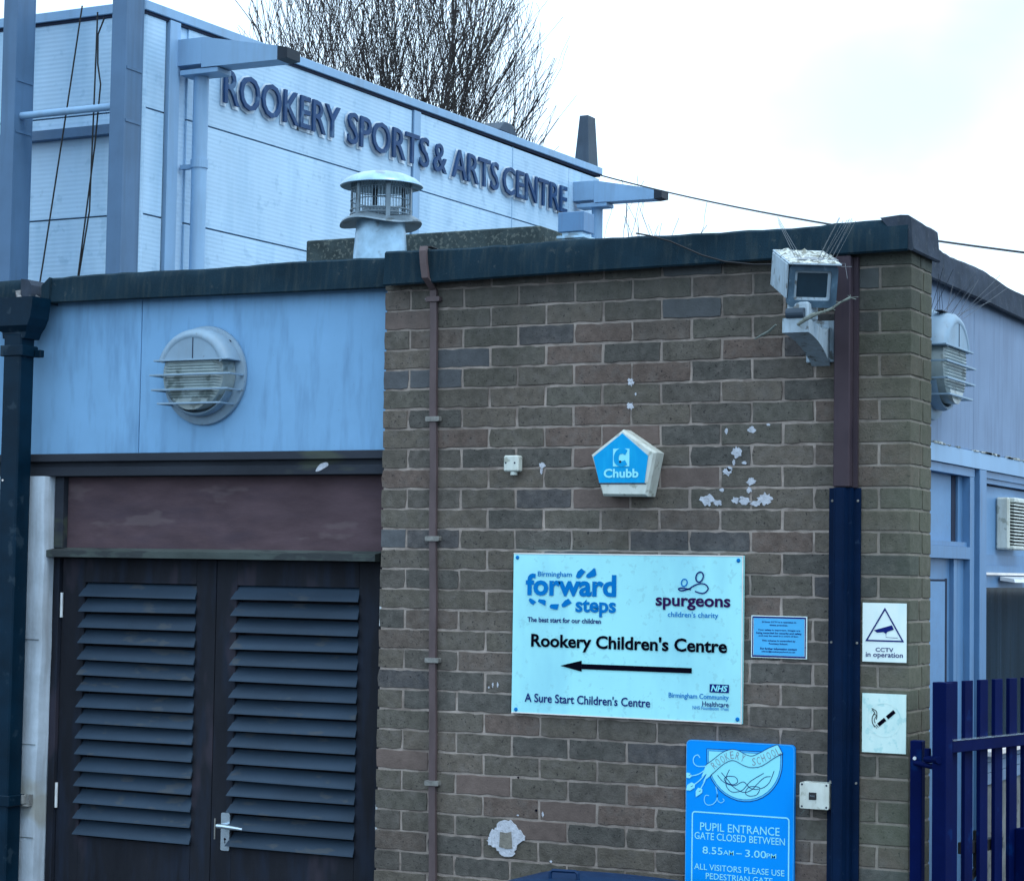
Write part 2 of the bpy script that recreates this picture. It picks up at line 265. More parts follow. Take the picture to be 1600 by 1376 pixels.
# ------------------------------------------------------------------ mesh helpers
class MB:
    def __init__(s): s.v = []; s.f = []; s.smooth = False
    def add(s, vs, fs):
        k = len(s.v); s.v += [tuple(p) for p in vs]; s.f += [tuple(i + k for i in f) for f in fs]; return s
    def box(s, x0, x1, y0, y1, z0, z1, b=0.0, rot=None):
        if b <= 0:
            vs = [(x, y, z) for x in (x0, x1) for y in (y0, y1) for z in (z0, z1)]
            fs = [(0, 1, 3, 2), (4, 6, 7, 5), (0, 4, 5, 1), (2, 3, 7, 6), (0, 2, 6, 4), (1, 5, 7, 3)]
        else:
            bm = bmesh.new(); bmesh.ops.create_cube(bm, size=1)
            for v in bm.verts:
                v.co = Vector(((x0 + x1) / 2 + v.co.x * (x1 - x0), (y0 + y1) / 2 + v.co.y * (y1 - y0), (z0 + z1) / 2 + v.co.z * (z1 - z0)))
            bmesh.ops.bevel(bm, geom=list(bm.edges), offset=b, segments=1, affect='EDGES')
            bm.verts.index_update()
            vs = [v.co[:] for v in bm.verts]; fs = [tuple(v.index for v in f.verts) for f in bm.faces]; bm.free()
        if rot is not None: vs = [tuple(rot @ Vector(p)) for p in vs]
        return s.add(vs, fs)
    def prism(s, pts, a, b, axis='y'):
        """polygon in two axes extruded along the third"""
        n = len(pts)
        def P(u, v, w):
            return {'y': (u, w, v), 'x': (w, u, v), 'z': (u, v, w)}[axis]
        vs = [P(u, v, a) for u, v in pts] + [P(u, v, b) for u, v in pts]
        fs = [tuple(range(n)), tuple(range(2 * n - 1, n - 1, -1))] + [(i, n + i, n + (i + 1) % n, (i + 1) % n) for i in range(n)]
        return s.add(vs, fs)
    def tube(s, path, r, n=8, cap=True, sx=1.0):
        path = [Vector(p) for p in path]; rs = r if isinstance(r, (list, tuple)) else [r] * len(path)
        vs = []; fs = []; ref = None
        for i, p in enumerate(path):
            d = (path[min(i + 1, len(path) - 1)] - path[max(i - 1, 0)])
            if d.length < 1e-9: d = Vector((0, 0, 1))
            d.normalize()
            if ref is None:
                ref = Vector((0, 0, 1)) if abs(d.z) < 0.9 else Vector((1, 0, 0))
            a = d.cross(ref)
            if a.length < 1e-4: a = d.cross(Vector((0, 1, 0)))
            a.normalize(); b = a.cross(d).normalized(); ref = b
            for k in range(n):
                t = 2 * math.pi * k / n
                vs.append(p + a * math.cos(t) * rs[i] + b * math.sin(t) * rs[i] * sx)
        for i in range(len(path) - 1):
            for k in range(n):
                fs.append((i * n + k, i * n + (k + 1) % n, (i + 1) * n + (k + 1) % n, (i + 1) * n + k))
        if cap:
            fs.append(tuple(range(n - 1, -1, -1))); m = (len(path) - 1) * n; fs.append(tuple(m + k for k in range(n)))
        return s.add(vs, fs)
    def lathe(s, prof, c, axis='z', n=32, wob=None, a0=0, a1=2 * math.pi):
        """prof: list of (radius, height along axis)"""
        vs = []; fs = []; full = abs(a1 - a0 - 2 * math.pi) < 1e-6; m = n if full else n + 1
        for j, (r, h) in enumerate(prof):
            for k in range(m):
                t = a0 + (a1 - a0) * k / n
                hh = h + (wob(t, j) if wob else 0)
                u, v = r * math.cos(t), r * math.sin(t)
                q = {'z': (u, v, hh), 'y': (u, hh, v), 'x': (hh, u, v)}[axis]
                vs.append((c[0] + q[0], c[1] + q[1], c[2] + q[2]))
        for j in range(len(prof) - 1):
            for k in range(n):
                k2 = (k + 1) % m
                fs.append((j * m + k, j * m + k2, (j + 1) * m + k2, (j + 1) * m + k))
        return s.add(vs, fs)
    def xf(s, Mx):
        s.v = [tuple(Mx @ Vector(p)) for p in s.v]; return s

BASE = {}
def setp(o, label=None, cat=None, group=None, kind=None):
    if label: o['label'] = label
    if cat: o['category'] = cat
    if group: o['group'] = group
    if kind: o['kind'] = kind
    return o
def thing(name, loc, label, cat, group=None):
    o = bpy.data.objects.new(name, None); COL.objects.link(o); o.empty_display_size = 0.1
    o.location = loc; BASE[o.name] = Vector(loc)
    return setp(o, label, cat, group)
def mesh_of(name, mb, m, recalc=True):
    me = bpy.data.meshes.new(name); me.from_pydata(mb.v, [], mb.f); me.validate()
    if recalc:
        bm = bmesh.new(); bm.from_mesh(me); bmesh.ops.recalc_face_normals(bm, faces=bm.faces); bm.to_mesh(me); bm.free()
    me.materials.append(M_[m])
    if mb.smooth:
        for p in me.polygons: p.use_smooth = True
        try: me.set_sharp_from_angle(angle=R(35))
        except Exception: pass
    return me
def part(name, mb, m, parent=None, label=None, cat=None, group=None, kind=None, recalc=True):
    if parent is None:
        xs = [p[0] for p in mb.v]; ys = [p[1] for p in mb.v]; zs = [p[2] for p in mb.v]
        b = Vector(((min(xs) + max(xs)) / 2, (min(ys) + max(ys)) / 2, min(zs)))
    else: b = BASE[parent.name]
    mb.v = [(p[0] - b.x, p[1] - b.y, p[2] - b.z) for p in mb.v]
    o = bpy.data.objects.new(name, mesh_of(name, mb, m, recalc)); COL.objects.link(o)
    if parent is None: o.location = b
    else: o.parent = parent
    BASE[o.name] = b.copy()
    return setp(o, label, cat, group, kind)
def B(*a, **k): return MB().box(*a, **k)
def copy_tree(o, parent=None):
    c = o.copy(); COL.objects.link(c)
    if parent: c.parent = parent
    BASE[c.name] = BASE[o.name].copy()
    for ch in list(o.children): copy_tree(ch, c)
    return c

# ---- flat print: text, outlines and strokes laid on a board
def text_geo(s, bold=0.0, shear=0.0, ext=0.0, res=3):
    cu = bpy.data.curves.new('t', 'FONT'); cu.body = s; cu.size = 1; cu.offset = bold; cu.shear = shear; cu.extrude = ext
    cu.resolution_u = res; cu.fill_mode = 'BOTH' if ext else 'FRONT'
    o = bpy.data.objects.new('t', cu); COL.objects.link(o)
    dg = bpy.context.evaluated_depsgraph_get(); me = bpy.data.meshes.new_from_object(o.evaluated_get(dg))
    v = [p.co[:] for p in me.vertices]; f = [tuple(p.vertices) for p in me.polygons]
    bpy.data.objects.remove(o); bpy.data.curves.remove(cu); bpy.data.meshes.remove(me)
    return v, f
def fit_text(s, x0, x1, z0, z1, y, bold=0.0, shear=0.0, ext=0.0, sy=0.001):
    v, f = text_geo(s, bold, shear, ext)
    ax = min(p[0] for p in v); bx = max(p[0] for p in v); ay = min(p[1] for p in v); by = max(p[1] for p in v)
    mb = MB()
    mb.add([(x0 + (p[0] - ax) / (bx - ax) * (x1 - x0), y - p[2] * sy, z0 + (p[1] - ay) / max(by - ay, 1e-6) * (z1 - z0)) for p in v], f)
    return mb
def flat(pts, y): return MB().add([(a, y, b) for a, b in pts], [tuple(range(len(pts)))])
def smooth_path(pts, n=6, closed=False):
    P = [Vector((a, b)) for a, b in pts]; o = []; m = len(P)
    rng_ = range(m if closed else m - 1)
    for i in rng_:
        g = (lambda k: P[k % m]) if closed else (lambda k: P[max(0, min(m - 1, k))])
        p0, p1, p2, p3 = g(i - 1), g(i), g(i + 1), g(i + 2)
        for j in range(n):
            t = j / n
            o.append(0.5 * ((2 * p1) + (-p0 + p2) * t + (2 * p0 - 5 * p1 + 4 * p2 - p3) * t * t + (-p0 + 3 * p1 - 3 * p2 + p3) * t ** 3))
    o.append(P[0].copy() if closed else P[-1].copy())
    return [(p.x, p.y) for p in o]
def stroke(pts, w, y, sm=True, closed=False, taper=False):
    p = smooth_path(pts, 6, closed) if sm else list(pts)
    if closed and not sm: p = p + [p[0]]
    L = [Vector(q) for q in p]; vs = []; fs = []
    for i, q in enumerate(L):
        if closed and i in (0, len(L) - 1): d = L[1] - L[-2]
        else: d = L[min(i + 1, len(L) - 1)] - L[max(i - 1, 0)]
        if d.length < 1e-9: d = Vector((1, 0))
        d.normalize(); n = Vector((-d.y, d.x)); k = w / 2
        if taper: k *= 0.35 + 0.65 * math.sin(math.pi * min(1, max(0, (i + 0.5) / len(L))))
        a = q + n * k; b = q - n * k
        vs += [(a.x, y, a.y), (b.x, y, b.y)]
    for i in range(len(L) - 1): fs.append((2 * i, 2 * i + 1, 2 * i + 3, 2 * i + 2))
    return MB().add(vs, fs)
def join(*ms):
    o = MB()
    for m in ms: o.add(m.v, m.f)
    return o
def circ(cx, cz, r, n=16, rz=None, rot=0):
    rz = rz or r
    return [(cx + r * math.cos(t) * math.cos(rot) - rz * math.sin(t) * math.sin(rot), cz + r * math.cos(t) * math.sin(rot) + rz * math.sin(t) * math.cos(rot)) for t in [2 * math.pi * k / n for k in range(n)]]
def rrect(x0, x1, z0, z1, r, n=5):
    o = []
    for cx, cz, a in ((x1 - r, z1 - r, 0), (x0 + r, z1 - r, 90), (x0 + r, z0 + r, 180), (x1 - r, z0 + r, 270)):
        for k in range(n + 1): o.append((cx + r * math.cos(R(a + 90 * k / n)), cz + r * math.sin(R(a + 90 * k / n))))
    return o

# ------------------------------------------------------------------ ground
part('ground', MB().add([(-300, -300, 0), (300, -300, 0), (300, 300, 0), (-300, 300, 0)], [(0, 1, 2, 3)]), 'asphalt', kind='structure')

# ------------------------------------------------------------------ single-storey brick building
bld = thing('flat_roofed_building', (0, 0, 0), 'single-storey flat-roofed brick building with blue panels and brown louvred doors', 'building')
CH = 0.0735                                  # height of one course
Z0 = 2.95                                    # top bed joint
part('mortar_wall', join(B(0.006, 2.0115, 0.0035, 0.242, 0, 2.985)), 'mortar', bld)

def brick_mesh(L, seed, h=0.0658, d=0.09, m='brick'):
    """front face with worn, uneven arrises; origin at the middle of its front face"""
    rg = random.Random(seed); w2, h2 = L / 2, h / 2
    ring = []
    nx = max(3, int(L / 0.03))
    for i in range(nx): ring.append((-w2 + L * i / nx, -h2))
    for i in range(2): ring.append((w2, -h2 + h * i / 2))
    for i in range(nx): ring.append((w2 - L * i / nx, h2))
    for i in range(2): ring.append((-w2, h2 - h * i / 2))
    jit = []
    for (x, z) in ring:
        c = (abs(abs(x) - w2) < 1e-6) and (abs(abs(z) - h2) < 1e-6)
        k = 0.985 if c else 1.0
        jit.append((x * (1 - (1 - k) * 0.45) + rg.gauss(0, 0.0013), z * k + rg.gauss(0, 0.0013)))
    n = len(jit); mb = MB()
    fr = [(x * (1 - 0.0014 / w2), 0, z * (1 - 0.0014 / h2)) for x, z in jit]
    md = [(x, 0.0013, z) for x, z in jit]; bk = [(x, d, z) for x, z in jit]
    mb.v = fr + md + bk
    mb.f = [tuple(range(n))] + [(i, n + i, n + (i + 1) % n, (i + 1) % n) for i in range(n)] + [(n + i, 2 * n + i, 2 * n + (i + 1) % n, n + (i + 1) % n) for i in range(n)]
    return mesh_of('brick', mb, m)
def corner_mesh(lx, ly, seed, m='brick'):
    """corner brick seen on two sides; origin at its front right corner"""
    rg = random.Random(seed); mb = B(-lx, 0, 0, ly, -0.0329, 0.0329, b=0.0022)
    mb.v = [(x + rg.gauss(0, 0.0006), y + rg.gauss(0, 0.0006), z + rg.gauss(0, 0.0006)) for x, y, z in mb.v]
    return mesh_of('brick', mb, m)
FULL = {m: [brick_mesh(0.2165, 100 + i, m=m) for i in range(9)] for m in ('brick', 'brick_red', 'brick_blue')}
HALF = {m: [brick_mesh(0.1035, 200 + i, m=m) for i in range(5)] for m in ('brick', 'brick_red', 'brick_blue')}
CRN_A = [corner_mesh(0.1025, 0.1375, 300 + i) for i in range(5)]
CRN_B = [corner_mesh(0.215, 0.1025, 310 + i) for i in range(5)]
RET = [brick_mesh(0.0935, 320 + i, d=0.05) for i in range(4)] + [brick_mesh(0.1285, 330 + i, d=0.05) for i in range(4)]
RETROT = Matrix.Rotation(R(90), 4, 'Z')
slots = []                                   # (mesh, x, y, z, rotated)
rb = random.Random(11)
special = {(0, 9): 'brick_red', (4, 1): 'brick_blue', (4, 0): 'brick_blue', (12, 0): 'brick_blue', (7, 4): 'brick_red', (25, 3): 'brick_red', (26, 3): 'brick_red', (13, 3): 'brick_blue', (8, 4): 'brick_red', (17, 4): 'brick_blue'}
for k in range(-1, 40):
    zc = Z0 - CH * (k + 0.5)
    if zc < 0.03: break
    y = lambda: rb.gauss(0, 0.0008)
    rowA = (k % 2 == 0)
    def pick(j, tab):
        m = special.get((k, j))
        if m is None: m = 'brick_red' if rb.random() < 0.02 else ('brick_blue' if rb.random() < 0.02 else 'brick')
        return tab[m][rb.randrange(len(tab[m]))]
    if rowA:
        slots.append((pick(0, HALF), 0.0513, y(), zc, 0, k))
        for j in range(8): slots.append((pick(j + 1, FULL), 0.1125 + 0.1075 + 0.225 * j, y(), zc, 0, k))
        slots.append((CRN_A[rb.randrange(5)], 2.015, 0.0, zc, 0, k)); slots.append((RET[rb.randrange(4)], 2.015, 0.1475 + 0.0468, zc, 1, k))
    else:
        for j in range(8): slots.append((pick(j, FULL), 0.1075 + 0.225 * j, y(), zc, 0, k))
        slots.append((CRN_B[rb.randrange(5)], 2.015, 0.0, zc, 0, k)); slots.append((RET[4 + rb.randrange(4)], 2.015, 0.1125 + 0.0643, zc, 1, k))
seen = [s for s in slots if s[5] <= 29 or s[2] > 0.01]
seen = sorted(slots, key=lambda s: s[5])
singles, rest = [s for s in seen if s[5] <= 29], [s for s in seen if s[5] > 29]
over = len(singles) - 298
# the end bricks of the return are the narrowest in view: the surplus is taken from the lowest of them
ends = [s for s in singles if s[4] == 1]
for s in reversed(ends):
    if over <= 0: break
    singles.remove(s); rest.append(s); over -= 1
for me, x, yy, z, r, k in singles:
    o = bpy.data.objects.new('brick', me); COL.objects.link(o); o.parent = bld
    o.location = (x, yy, z)
    if r: o.rotation_euler = (0, 0, R(90))
    else: o.rotation_euler = (0, rb.gauss(0, 0.0025) if me not in CRN_A + CRN_B else 0, 0)
mb = MB()
for me, x, yy, z, r, k in rest:
    T = Matrix.Translation((x, yy, z)) @ (RETROT if r else Matrix())
    mb.add([T @ v.co for v in me.vertices], [tuple(p.vertices) for p in me.polygons])
part('lower_bricks', mb, 'brick', bld, kind='stuff')

# roof edge of torched-on felt, lofted along its path so that it sags and bulges a little
def loft(path, zb, zt, th, name, m, seed, jig=0.003, step=0.05, bulge=0.006):
    rg = random.Random(seed); P = []
    for (a, b) in zip(path[:-1], path[1:]):
        a = Vector(a); b = Vector(b); n = max(1, int((b - a).length / step))
        for i in range(n): P.append(a.lerp(b, i / n))
    P.append(Vector(path[-1])); n = len(P); mb = MB(); K = 9
    total = sum((P[i + 1] - P[i]).length for i in range(n - 1)); acc = 0; ph = rg.random() * 9
    for i, p in enumerate(P):
        d = (P[min(i + 1, n - 1)] - P[max(i - 1, 0)]).normalized(); nr = Vector((d.y, -d.x)); t = acc / total
        if i and i < n - 1:
            d1 = (P[i] - P[i - 1]).normalized(); d2 = (P[i + 1] - P[i]).normalized()
            if d1.dot(d2) < 0.9: nr = (Vector((d1.y, -d1.x)) + Vector((d2.y, -d2.x))).normalized() * 1.0
            sc = 1 / max(0.6, nr.dot(Vector((d1.y, -d1.x))))
        else: sc = 1
        zb_ = zb(t); zt_ = zt(t) + jig * math.sin(acc * 7 + ph) + rg.gauss(0, jig * 0.35)
        bl = bulge * math.sin(acc * 5.1 + ph * 2)
        for (o, z) in ((-0.004, zb_ + 0.004), (0.012 + bl * .3, zb_), (0.018 + bl * .5, zb_ + 0.006), (0.014 + bl, zb_ + (zt_ - zb_) * .4), (0.010 + bl * .6, zb_ + (zt_ - zb_) * .75), (0.006, zt_ - 0.008), (-0.004, zt_), (-0.03, zt_ + 0.002), (-th, zt_ - 0.004)):
            q = p + nr * o * sc; mb.v.append((q.x, q.y, z))
        if i < n - 1: acc += (P[i + 1] - P[i]).length
    for i in range(n - 1):
        for k in range(K - 1): mb.f.append((i * K + k, i * K + k + 1, (i + 1) * K + k + 1, (i + 1) * K + k))
    mb.f.append(tuple(range(K))); mb.f.append(tuple((n - 1) * K + k for k in range(K)))
    mb.smooth = True
    return part(name, mb, m, bld)
loft([(0.018, -0.037), (2.018, -0.037)], lambda t: 2.965 + 0.026 * t, lambda t: 3.095 - (0.006 * math.exp(-((t - .80) / .06) ** 2)) + 0.008 * max(0, t - .85) / .15, 0.10, 'roof_edge', 'felt', 3)
loft([(2.022, -0.050), (2.022, 0.262)], lambda t: 2.991, lambda t: 3.106, 0.10, 'roof_edge_return', 'felt_grey', 4)
loft([(-1.598, 0.030), (0.014, 0.030)], lambda t: 2.976 - 0.010 * t, lambda t: 3.085 + 0.002 * t, 0.12, 'roof_edge', 'felt', 5)
part('roof_edge_end', MB().prism([(-1.598, 2.972), (-1.640, 2.985), (-1.640, 3.050), (-1.600, 3.083)], 0.012, 0.14), 'felt', bld)
loft([(-4.2, 0.030), (-1.745, 0.030)], lambda t: 2.972, lambda t: 3.084, 0.12, 'roof_edge', 'felt', 6)
mbx = MB().prism([(-1.745, 3.083), (-1.705, 3.078), (-1.690, 3.055), (-1.688, 3.02), (-1.692, 2.992), (-1.745, 2.99)], 0.010, 0.13); part('roof_edge_end', mbx, 'felt_grey', bld)
lv = [(-1.748, 3.03), (-1.744, 3.008), (-1.728, 2.996), (-1.70, 2.990), (-1.665, 2.988), (-1.645, 2.994), (-1.640, 3.01)]
mb = MB()
for yy in (-0.02, 0.02, 0.09, 0.20, 0.32):
    for (a, b) in lv: mb.v.append((a, yy, b + (0.012 * math.sin(a * 90 + yy * 60) if yy > 0 else 0) + 0.02 * max(0, yy - .05)))
for i in range(4):
    for k in range(6): mb.f.append((i * 7 + k, i * 7 + k + 1, (i + 1) * 7 + k + 1, (i + 1) * 7 + k))
mb.f += [(28, 29, 30, 31, 32, 33, 34)]
part('valley_lining', mb, 'lead', bld)
part('valley_lump', MB().lathe([(0.001, 0.03), (0.014, 0.026), (0.022, 0.012), (0.026, 0.0), (0.024, -.012)], (-1.665, 0.10, 3.012), n=12, wob=lambda t, j: 0.006 * math.sin(3 * t + j)), 'lead', bld)
loft([(1.962, 0.262), (1.962, 6.4)], lambda t: 2.955, lambda t: 3.073 + .005 * math.sin(t * 19), 0.12, 'side_roof_edge', 'felt_grey', 8, jig=0.005)
part('roof_deck', join(B(-4.2, 1.93, 0.16, 6.4, 2.93, 3.05)), 'roof_deck', bld)
part('inner_wall', B(-4.2, 0.0, 0.17, 0.30, 0, 2.93), 'room', bld)
part('rear_wall', B(-4.2, 1.90, 6.3, 6.45, 0, 2.93), 'room', bld)

# blue panels over the doors, beam, faded board, ledge
part('wall_panel', B(-4.2, -1.724, 0.07, 0.10, 2.363, 2.985, b=0.002), 'panel', bld)
part('wall_panel', B(-1.721, -1.1735, 0.07, 0.10, 2.363, 2.985, b=0.002), 'panel', bld)
part('wall_panel', B(-1.1705, -0.001, 0.07, 0.10, 2.363, 2.985, b=0.002), 'panel', bld)
part('panel_backing', B(-4.2, -0.001, 0.104, 0.12, 2.3, 2.985), 'dark_gap', bld)
part('beam', join(B(-4.2, -0.001, 0.030, 0.13, 2.330, 2.3615, b=0.002), B(-4.2, -0.002, 0.055, 0.13, 2.310, 2.329), B(-4.2, -0.001, 0.043, 0.13, 2.272, 2.309, b=0.002)), 'beam', bld)
part('faded_board', B(-1.545, -0.040, 0.105, 0.125, 1.98, 2.271), 'wood_pink', bld)
part('frame_post', join(B(-1.590, -1.546, 0.075, 0.16, 1.981, 2.271, b=0.002)), 'beam', bld)
part('frame_post', join(B(-0.040, -0.001, 0.095, 0.16, 0.0, 2.271, b=0.002)), 'wood_dark', bld)
part('ledge', MB().prism([(0.030, 1.946), (0.030, 1.972), (0.104, 1.984), (0.14, 1.984), (0.14, 1.944)], -1.625, -0.042, 'x'), 'ledge', bld)
part('frame_post', join(B(-1.592, -1.560, 0.080, 0.16, 0.0, 1.9435, b=0.002)), 'wood_dark', bld)
part('paint_splash', flat(smooth_path([(-0.31, 2.300), (-0.295, 2.313), (-0.268, 2.318), (-0.262, 2.306), (-0.28, 2.296), (-0.30, 2.286), (-0.318, 2.284)], 3, True), 0.0420), 'filler', bld)

def louvre_door(x0, x1, ox0, ox1, oz0, oz1, nm, handle):
    zt = 1.942; yf = 0.100
    lf = MB()
    lf.box(x0, ox0, yf, yf + 0.045, 0.02, zt, b=0.0015); lf.box(ox1, x1, yf, yf + 0.045, 0.02, zt, b=0.0015)
    lf.box(ox0 + .0005, ox1 - .0005, yf, yf + 0.044, oz1, zt); lf.box(ox0 + .0005, ox1 - .0005, yf, yf + 0.044, 0.02, oz0)
    lf.box(ox0, ox1, yf + 0.05, yf + 0.058, oz0 - .01, oz1 + .01)
    dr = part('door', lf, 'wood_dark', bld)
    n = 16; p = (oz1 - oz0) / n
    for i in range(n):
        zt_ = oz1 - i * p; rg = random.Random(i + int(x0 * 100)); dz = rg.gauss(0, 0.0012); sag = rg.gauss(0, 0.0018)
        pts = [(yf + 0.016, zt_ - 0.002 + dz), (yf - 0.020, zt_ - p * 0.80 + dz), (yf - 0.022, zt_ - p * 0.88 + dz), (yf - 0.013, zt_ - p * 0.90 + dz), (yf + 0.016, zt_ - 0.022 + dz)]
        s = MB()
        xa, xb = ox0 + 0.002, ox1 - 0.002
        ext = [0.0, -0.016, -0.018, -0.014, 0.0]
        vs = [(xa + e, q[0], q[1]) for q, e in zip(pts, ext)] + [(xb - e * .6, q[0], q[1] + sag) for q, e in zip(pts, ext)]
        s.add(vs, [(0, 1, 2, 3, 4), (9, 8, 7, 6, 5)] + [(k, k + 5, (k + 1) % 5 + 5, (k + 1) % 5) for k in range(5)])
        part('slat', s, 'slat', dr)
    return dr
dl = louvre_door(-1.558, -0.8015, -1.443, -0.895, 0.828, 1.846, 'door', 0)
dr = louvre_door(-0.7985, -0.042, -0.703, -0.150, 0.835, 1.846, 'door', 1)
for x, z, d in ((-1.553, 1.751, dl), (-1.553, 0.985, dl), (-0.047, 1.755, dr), (-0.047, 0.995, dr)):
    part('hinge', MB().tube([(x, 0.092, z - 0.05), (x, 0.092, z + 0.05)], 0.0062, 8), 'hinge', d)
part('handle_plate', MB().prism(rrect(-0.747, -0.707, 0.822, 0.967, 0.006, 3), 0.092, 0.0995), 'chrome', dr)
part('keyhole', flat(circ(-0.727, 0.866, 0.005, 10) , 0.0913), 'print_black', dr)
part('keyhole_slot', B(-0.7288, -0.7252, 0.0912, 0.0918, 0.850, 0.866), 'print_black', dr)
part('handle', join(MB().tube([(-0.727, 0.092, 0.919), (-0.727, 0.055, 0.919)], 0.009, 10), MB().tube([(-0.737, 0.052, 0.920), (-0.70, 0.048, 0.920), (-0.64, 0.050, 0.916), (-0.622, 0.054, 0.914)], [0.009, 0.009, 0.0075, 0.006], 8)), 'chrome', dr)
part('lock_edge', B(-0.7815, -0.7765, 0.096, 0.0995, 0.862, 0.942), 'clip', dl)

# white concrete pier left of the doors, with a worn rounded edge
mb = MB(); prof = [(-4.2, 0.0), (-1.553, 0.0), (-1.535, 0.004), (-1.522, 0.016), (-1.518, 0.03)]
prof = [(-4.2, 0.012), (-1.632, 0.012), (-1.608, 0.014), (-1.598, 0.022), (-1.5935, 0.04), (-1.5935, 0.14)]
nz_ = 46; rg = random.Random(5)
for i in range(nz_ + 1):
    z = 2.2715 * i / nz_; w = 0.006 * math.sin(z * 4 + 1) + 0.003 * math.sin(z * 17)
    for j, (a, b) in enumerate(prof): mb.v.append((a + (w if j > 0 and j < 5 else 0) - (0 if j else 0), b, z))
for i in range(nz_):
    for j in range(len(prof) - 1): mb.f.append((i * 6 + j, i * 6 + j + 1, (i + 1) * 6 + j + 1, (i + 1) * 6 + j))
mb.smooth = True
part('concrete_pier', mb, 'concrete', bld)
part('pier_joint', join(B(-1.700, -1.60, 0.0105, 0.0125, 1.609, 1.6115), B(-1.690, -1.602, 0.0105, 0.0125, 1.188, 1.190), B(-1.700, -1.60, 0.0105, 0.0125, 0.816, 0.8185)), 'ledge', bld)
part('block', join(B(-1.672, -1.622, -0.030, 0.0115, 0.952, 0.990, b=0.004), B(-1.700, -1.606, -0.022, 0.0115, 0.943, 0.9515, b=0.002), B(-1.621, -1.606, -0.012, 0.0115, 0.952, 0.990)), 'stone', bld)

# side wall of blue frames, panels, window
SX = 1.94
part('side_panel', B(SX - 0.03, SX, 0.244, 1.062, 2.395, 2.985, b=0.0015), 'panel_side', bld)
part('side_panel', B(SX - 0.03, SX, 1.065, 2.40, 2.395, 2.985, b=0.0015), 'panel_side', bld)
part('side_panel', B(SX - 0.03, SX, 2.403, 6.3, 2.395, 2.985, b=0.0015), 'panel_side', bld)
part('side_backing', B(SX - 0.06, SX - 0.032, 0.243, 6.3, 2.335, 2.98), 'dark_gap', bld)
mb = MB().prism([(SX - 0.03, 2.398), (SX + 0.010, 2.392), (SX + 0.012, 2.33), (SX - 0.03, 2.33)], 0.244, 6.3, 'y'); part('side_ledge', mb, 'steel_light', bld)
rg = random.Random(9); mb = MB()
for i in range(26):
    yy = 0.28 + 1.7 * rg.random() ** 0.9; L = rg.uniform(0.02, 0.10)
    mb.box(SX + 0.004, SX + 0.0135, yy, yy + L, 2.3925, 2.3925 + rg.uniform(0.004, 0.009))
part('droppings', mb, 'droppings', bld)
# frame around the small upper light and the door below it
fr = MB()
fr.box(SX - 0.05, SX, 0.244, 1.08, 2.297, 2.328); fr.box(SX - 0.05, SX - .001, 1.020, 1.080, 0.0, 2.296); fr.box(SX - 0.05, SX - .0005, 0.244, 1.0195, 1.990, 2.034); fr.box(SX - 0.05, SX - .012, 0.244, 1.0195, 2.035, 2.052)
part('window_frame', fr, 'blue_frame', bld)
part('mullion', B(SX - 0.05, SX + 0.012, 1.112, 1.209, 0.0, 2.3285, b=0.002), 'blue_frame', bld, label='light blue mullion standing proud of the frames')
part('infill_gap', B(SX - 0.046, SX - 0.020, 1.0805, 1.1115, 0, 2.328), 'blue_frame', bld)
part('upper_infill', B(SX - 0.055, SX - 0.040, 0.244, 0.955, 2.053, 2.296), 'blue_infill', bld)
part('reveal', B(SX - 0.055, SX - 0.030, 0.9555, 1.0195, 2.053, 2.296), 'blue_frame', bld)
part('side_door', join(B(SX - 0.055, SX - 0.034, 0.244, 1.0195, 0.02, 1.989)), 'blue_frame', bld)
part('door_infill', B(SX - 0.050, SX - 0.0325, 0.244, 0.800, 0.3, 1.907, b=.001), 'blue_infill', bld)
part('infill_shadow_gap', join(B(SX - 0.034, SX - 0.0315, 0.8005, 0.822, 0.3, 1.917), B(SX - 0.034, SX - 0.0315, 0.244, 0.8005, 1.9075, 1.914)), 'dark_gap', bld)
part('upper_shadow_gap', B(SX - 0.042, SX - 0.038, 0.9, 0.955, 2.053, 2.296), 'dark_gap', bld)
part('door_stop', join(B(SX - 0.034, SX - 0.018, 0.862, 0.905, 0.02, 1.9885), B(SX - 0.034, SX - 0.024, 0.93, 1.019, 0.02, 1.9885)), 'blue_frame', bld)
# bay right of the mullion
part('bay_head', join(B(SX - 0.05, SX, 1.2095, 3.2, 2.303, 2.328), B(SX - 0.05, SX - 0.008, 1.2095, 3.2, 2.284, 2.302)), 'blue_frame', bld)
part('bay_infill', B(SX - 0.05, SX - 0.030, 1.2095, 3.2, 2.012, 2.277), 'blue_infill', bld)
part('bay_shadow_gap', B(SX - 0.045, SX - 0.028, 1.2095, 3.2, 2.2775, 2.2835), 'dark_gap', bld)
part('bay_rail', join(B(SX - 0.05, SX - 0.024, 1.2095, 3.2, 1.971, 2.0115), B(SX - 0.05, SX - 0.015, 1.2095, 3.2, 1.943, 1.9705), B(SX - 0.05, SX - 0.020, 1.2095, 3.2, 1.884, 1.9325)), 'blue_frame', bld)
part('white_bead', B(SX - 0.05, SX - 0.006, 1.2095, 3.2, 1.933, 1.9425), 'white_chip', bld)
wf = part('window', join(B(SX - 0.05, SX - 0.015, 1.2095, 1.235, 1.27, 1.8835), B(SX - 0.05, SX - 0.015, 3.17, 3.2, 1.27, 1.8835)), 'blue_frame', bld)
part('pane', B(SX - 0.042, SX - 0.036, 1.2355, 3.1695, 1.27, 1.8835), 'glass', wf)
mb = MB(); n = 60
for i in range(n + 1):
    yy = 1.24 + 1.92 * i / n; xx = SX - 0.13 + 0.034 * math.sin(i * 1.35) + 0.006 * math.sin(i * 3.1)
    mb.v += [(xx, yy, 1.27), (xx, yy, 1.90)]
for i in range(n): mb.f.append((2 * i, 2 * i + 2, 2 * i + 3, 2 * i + 1))
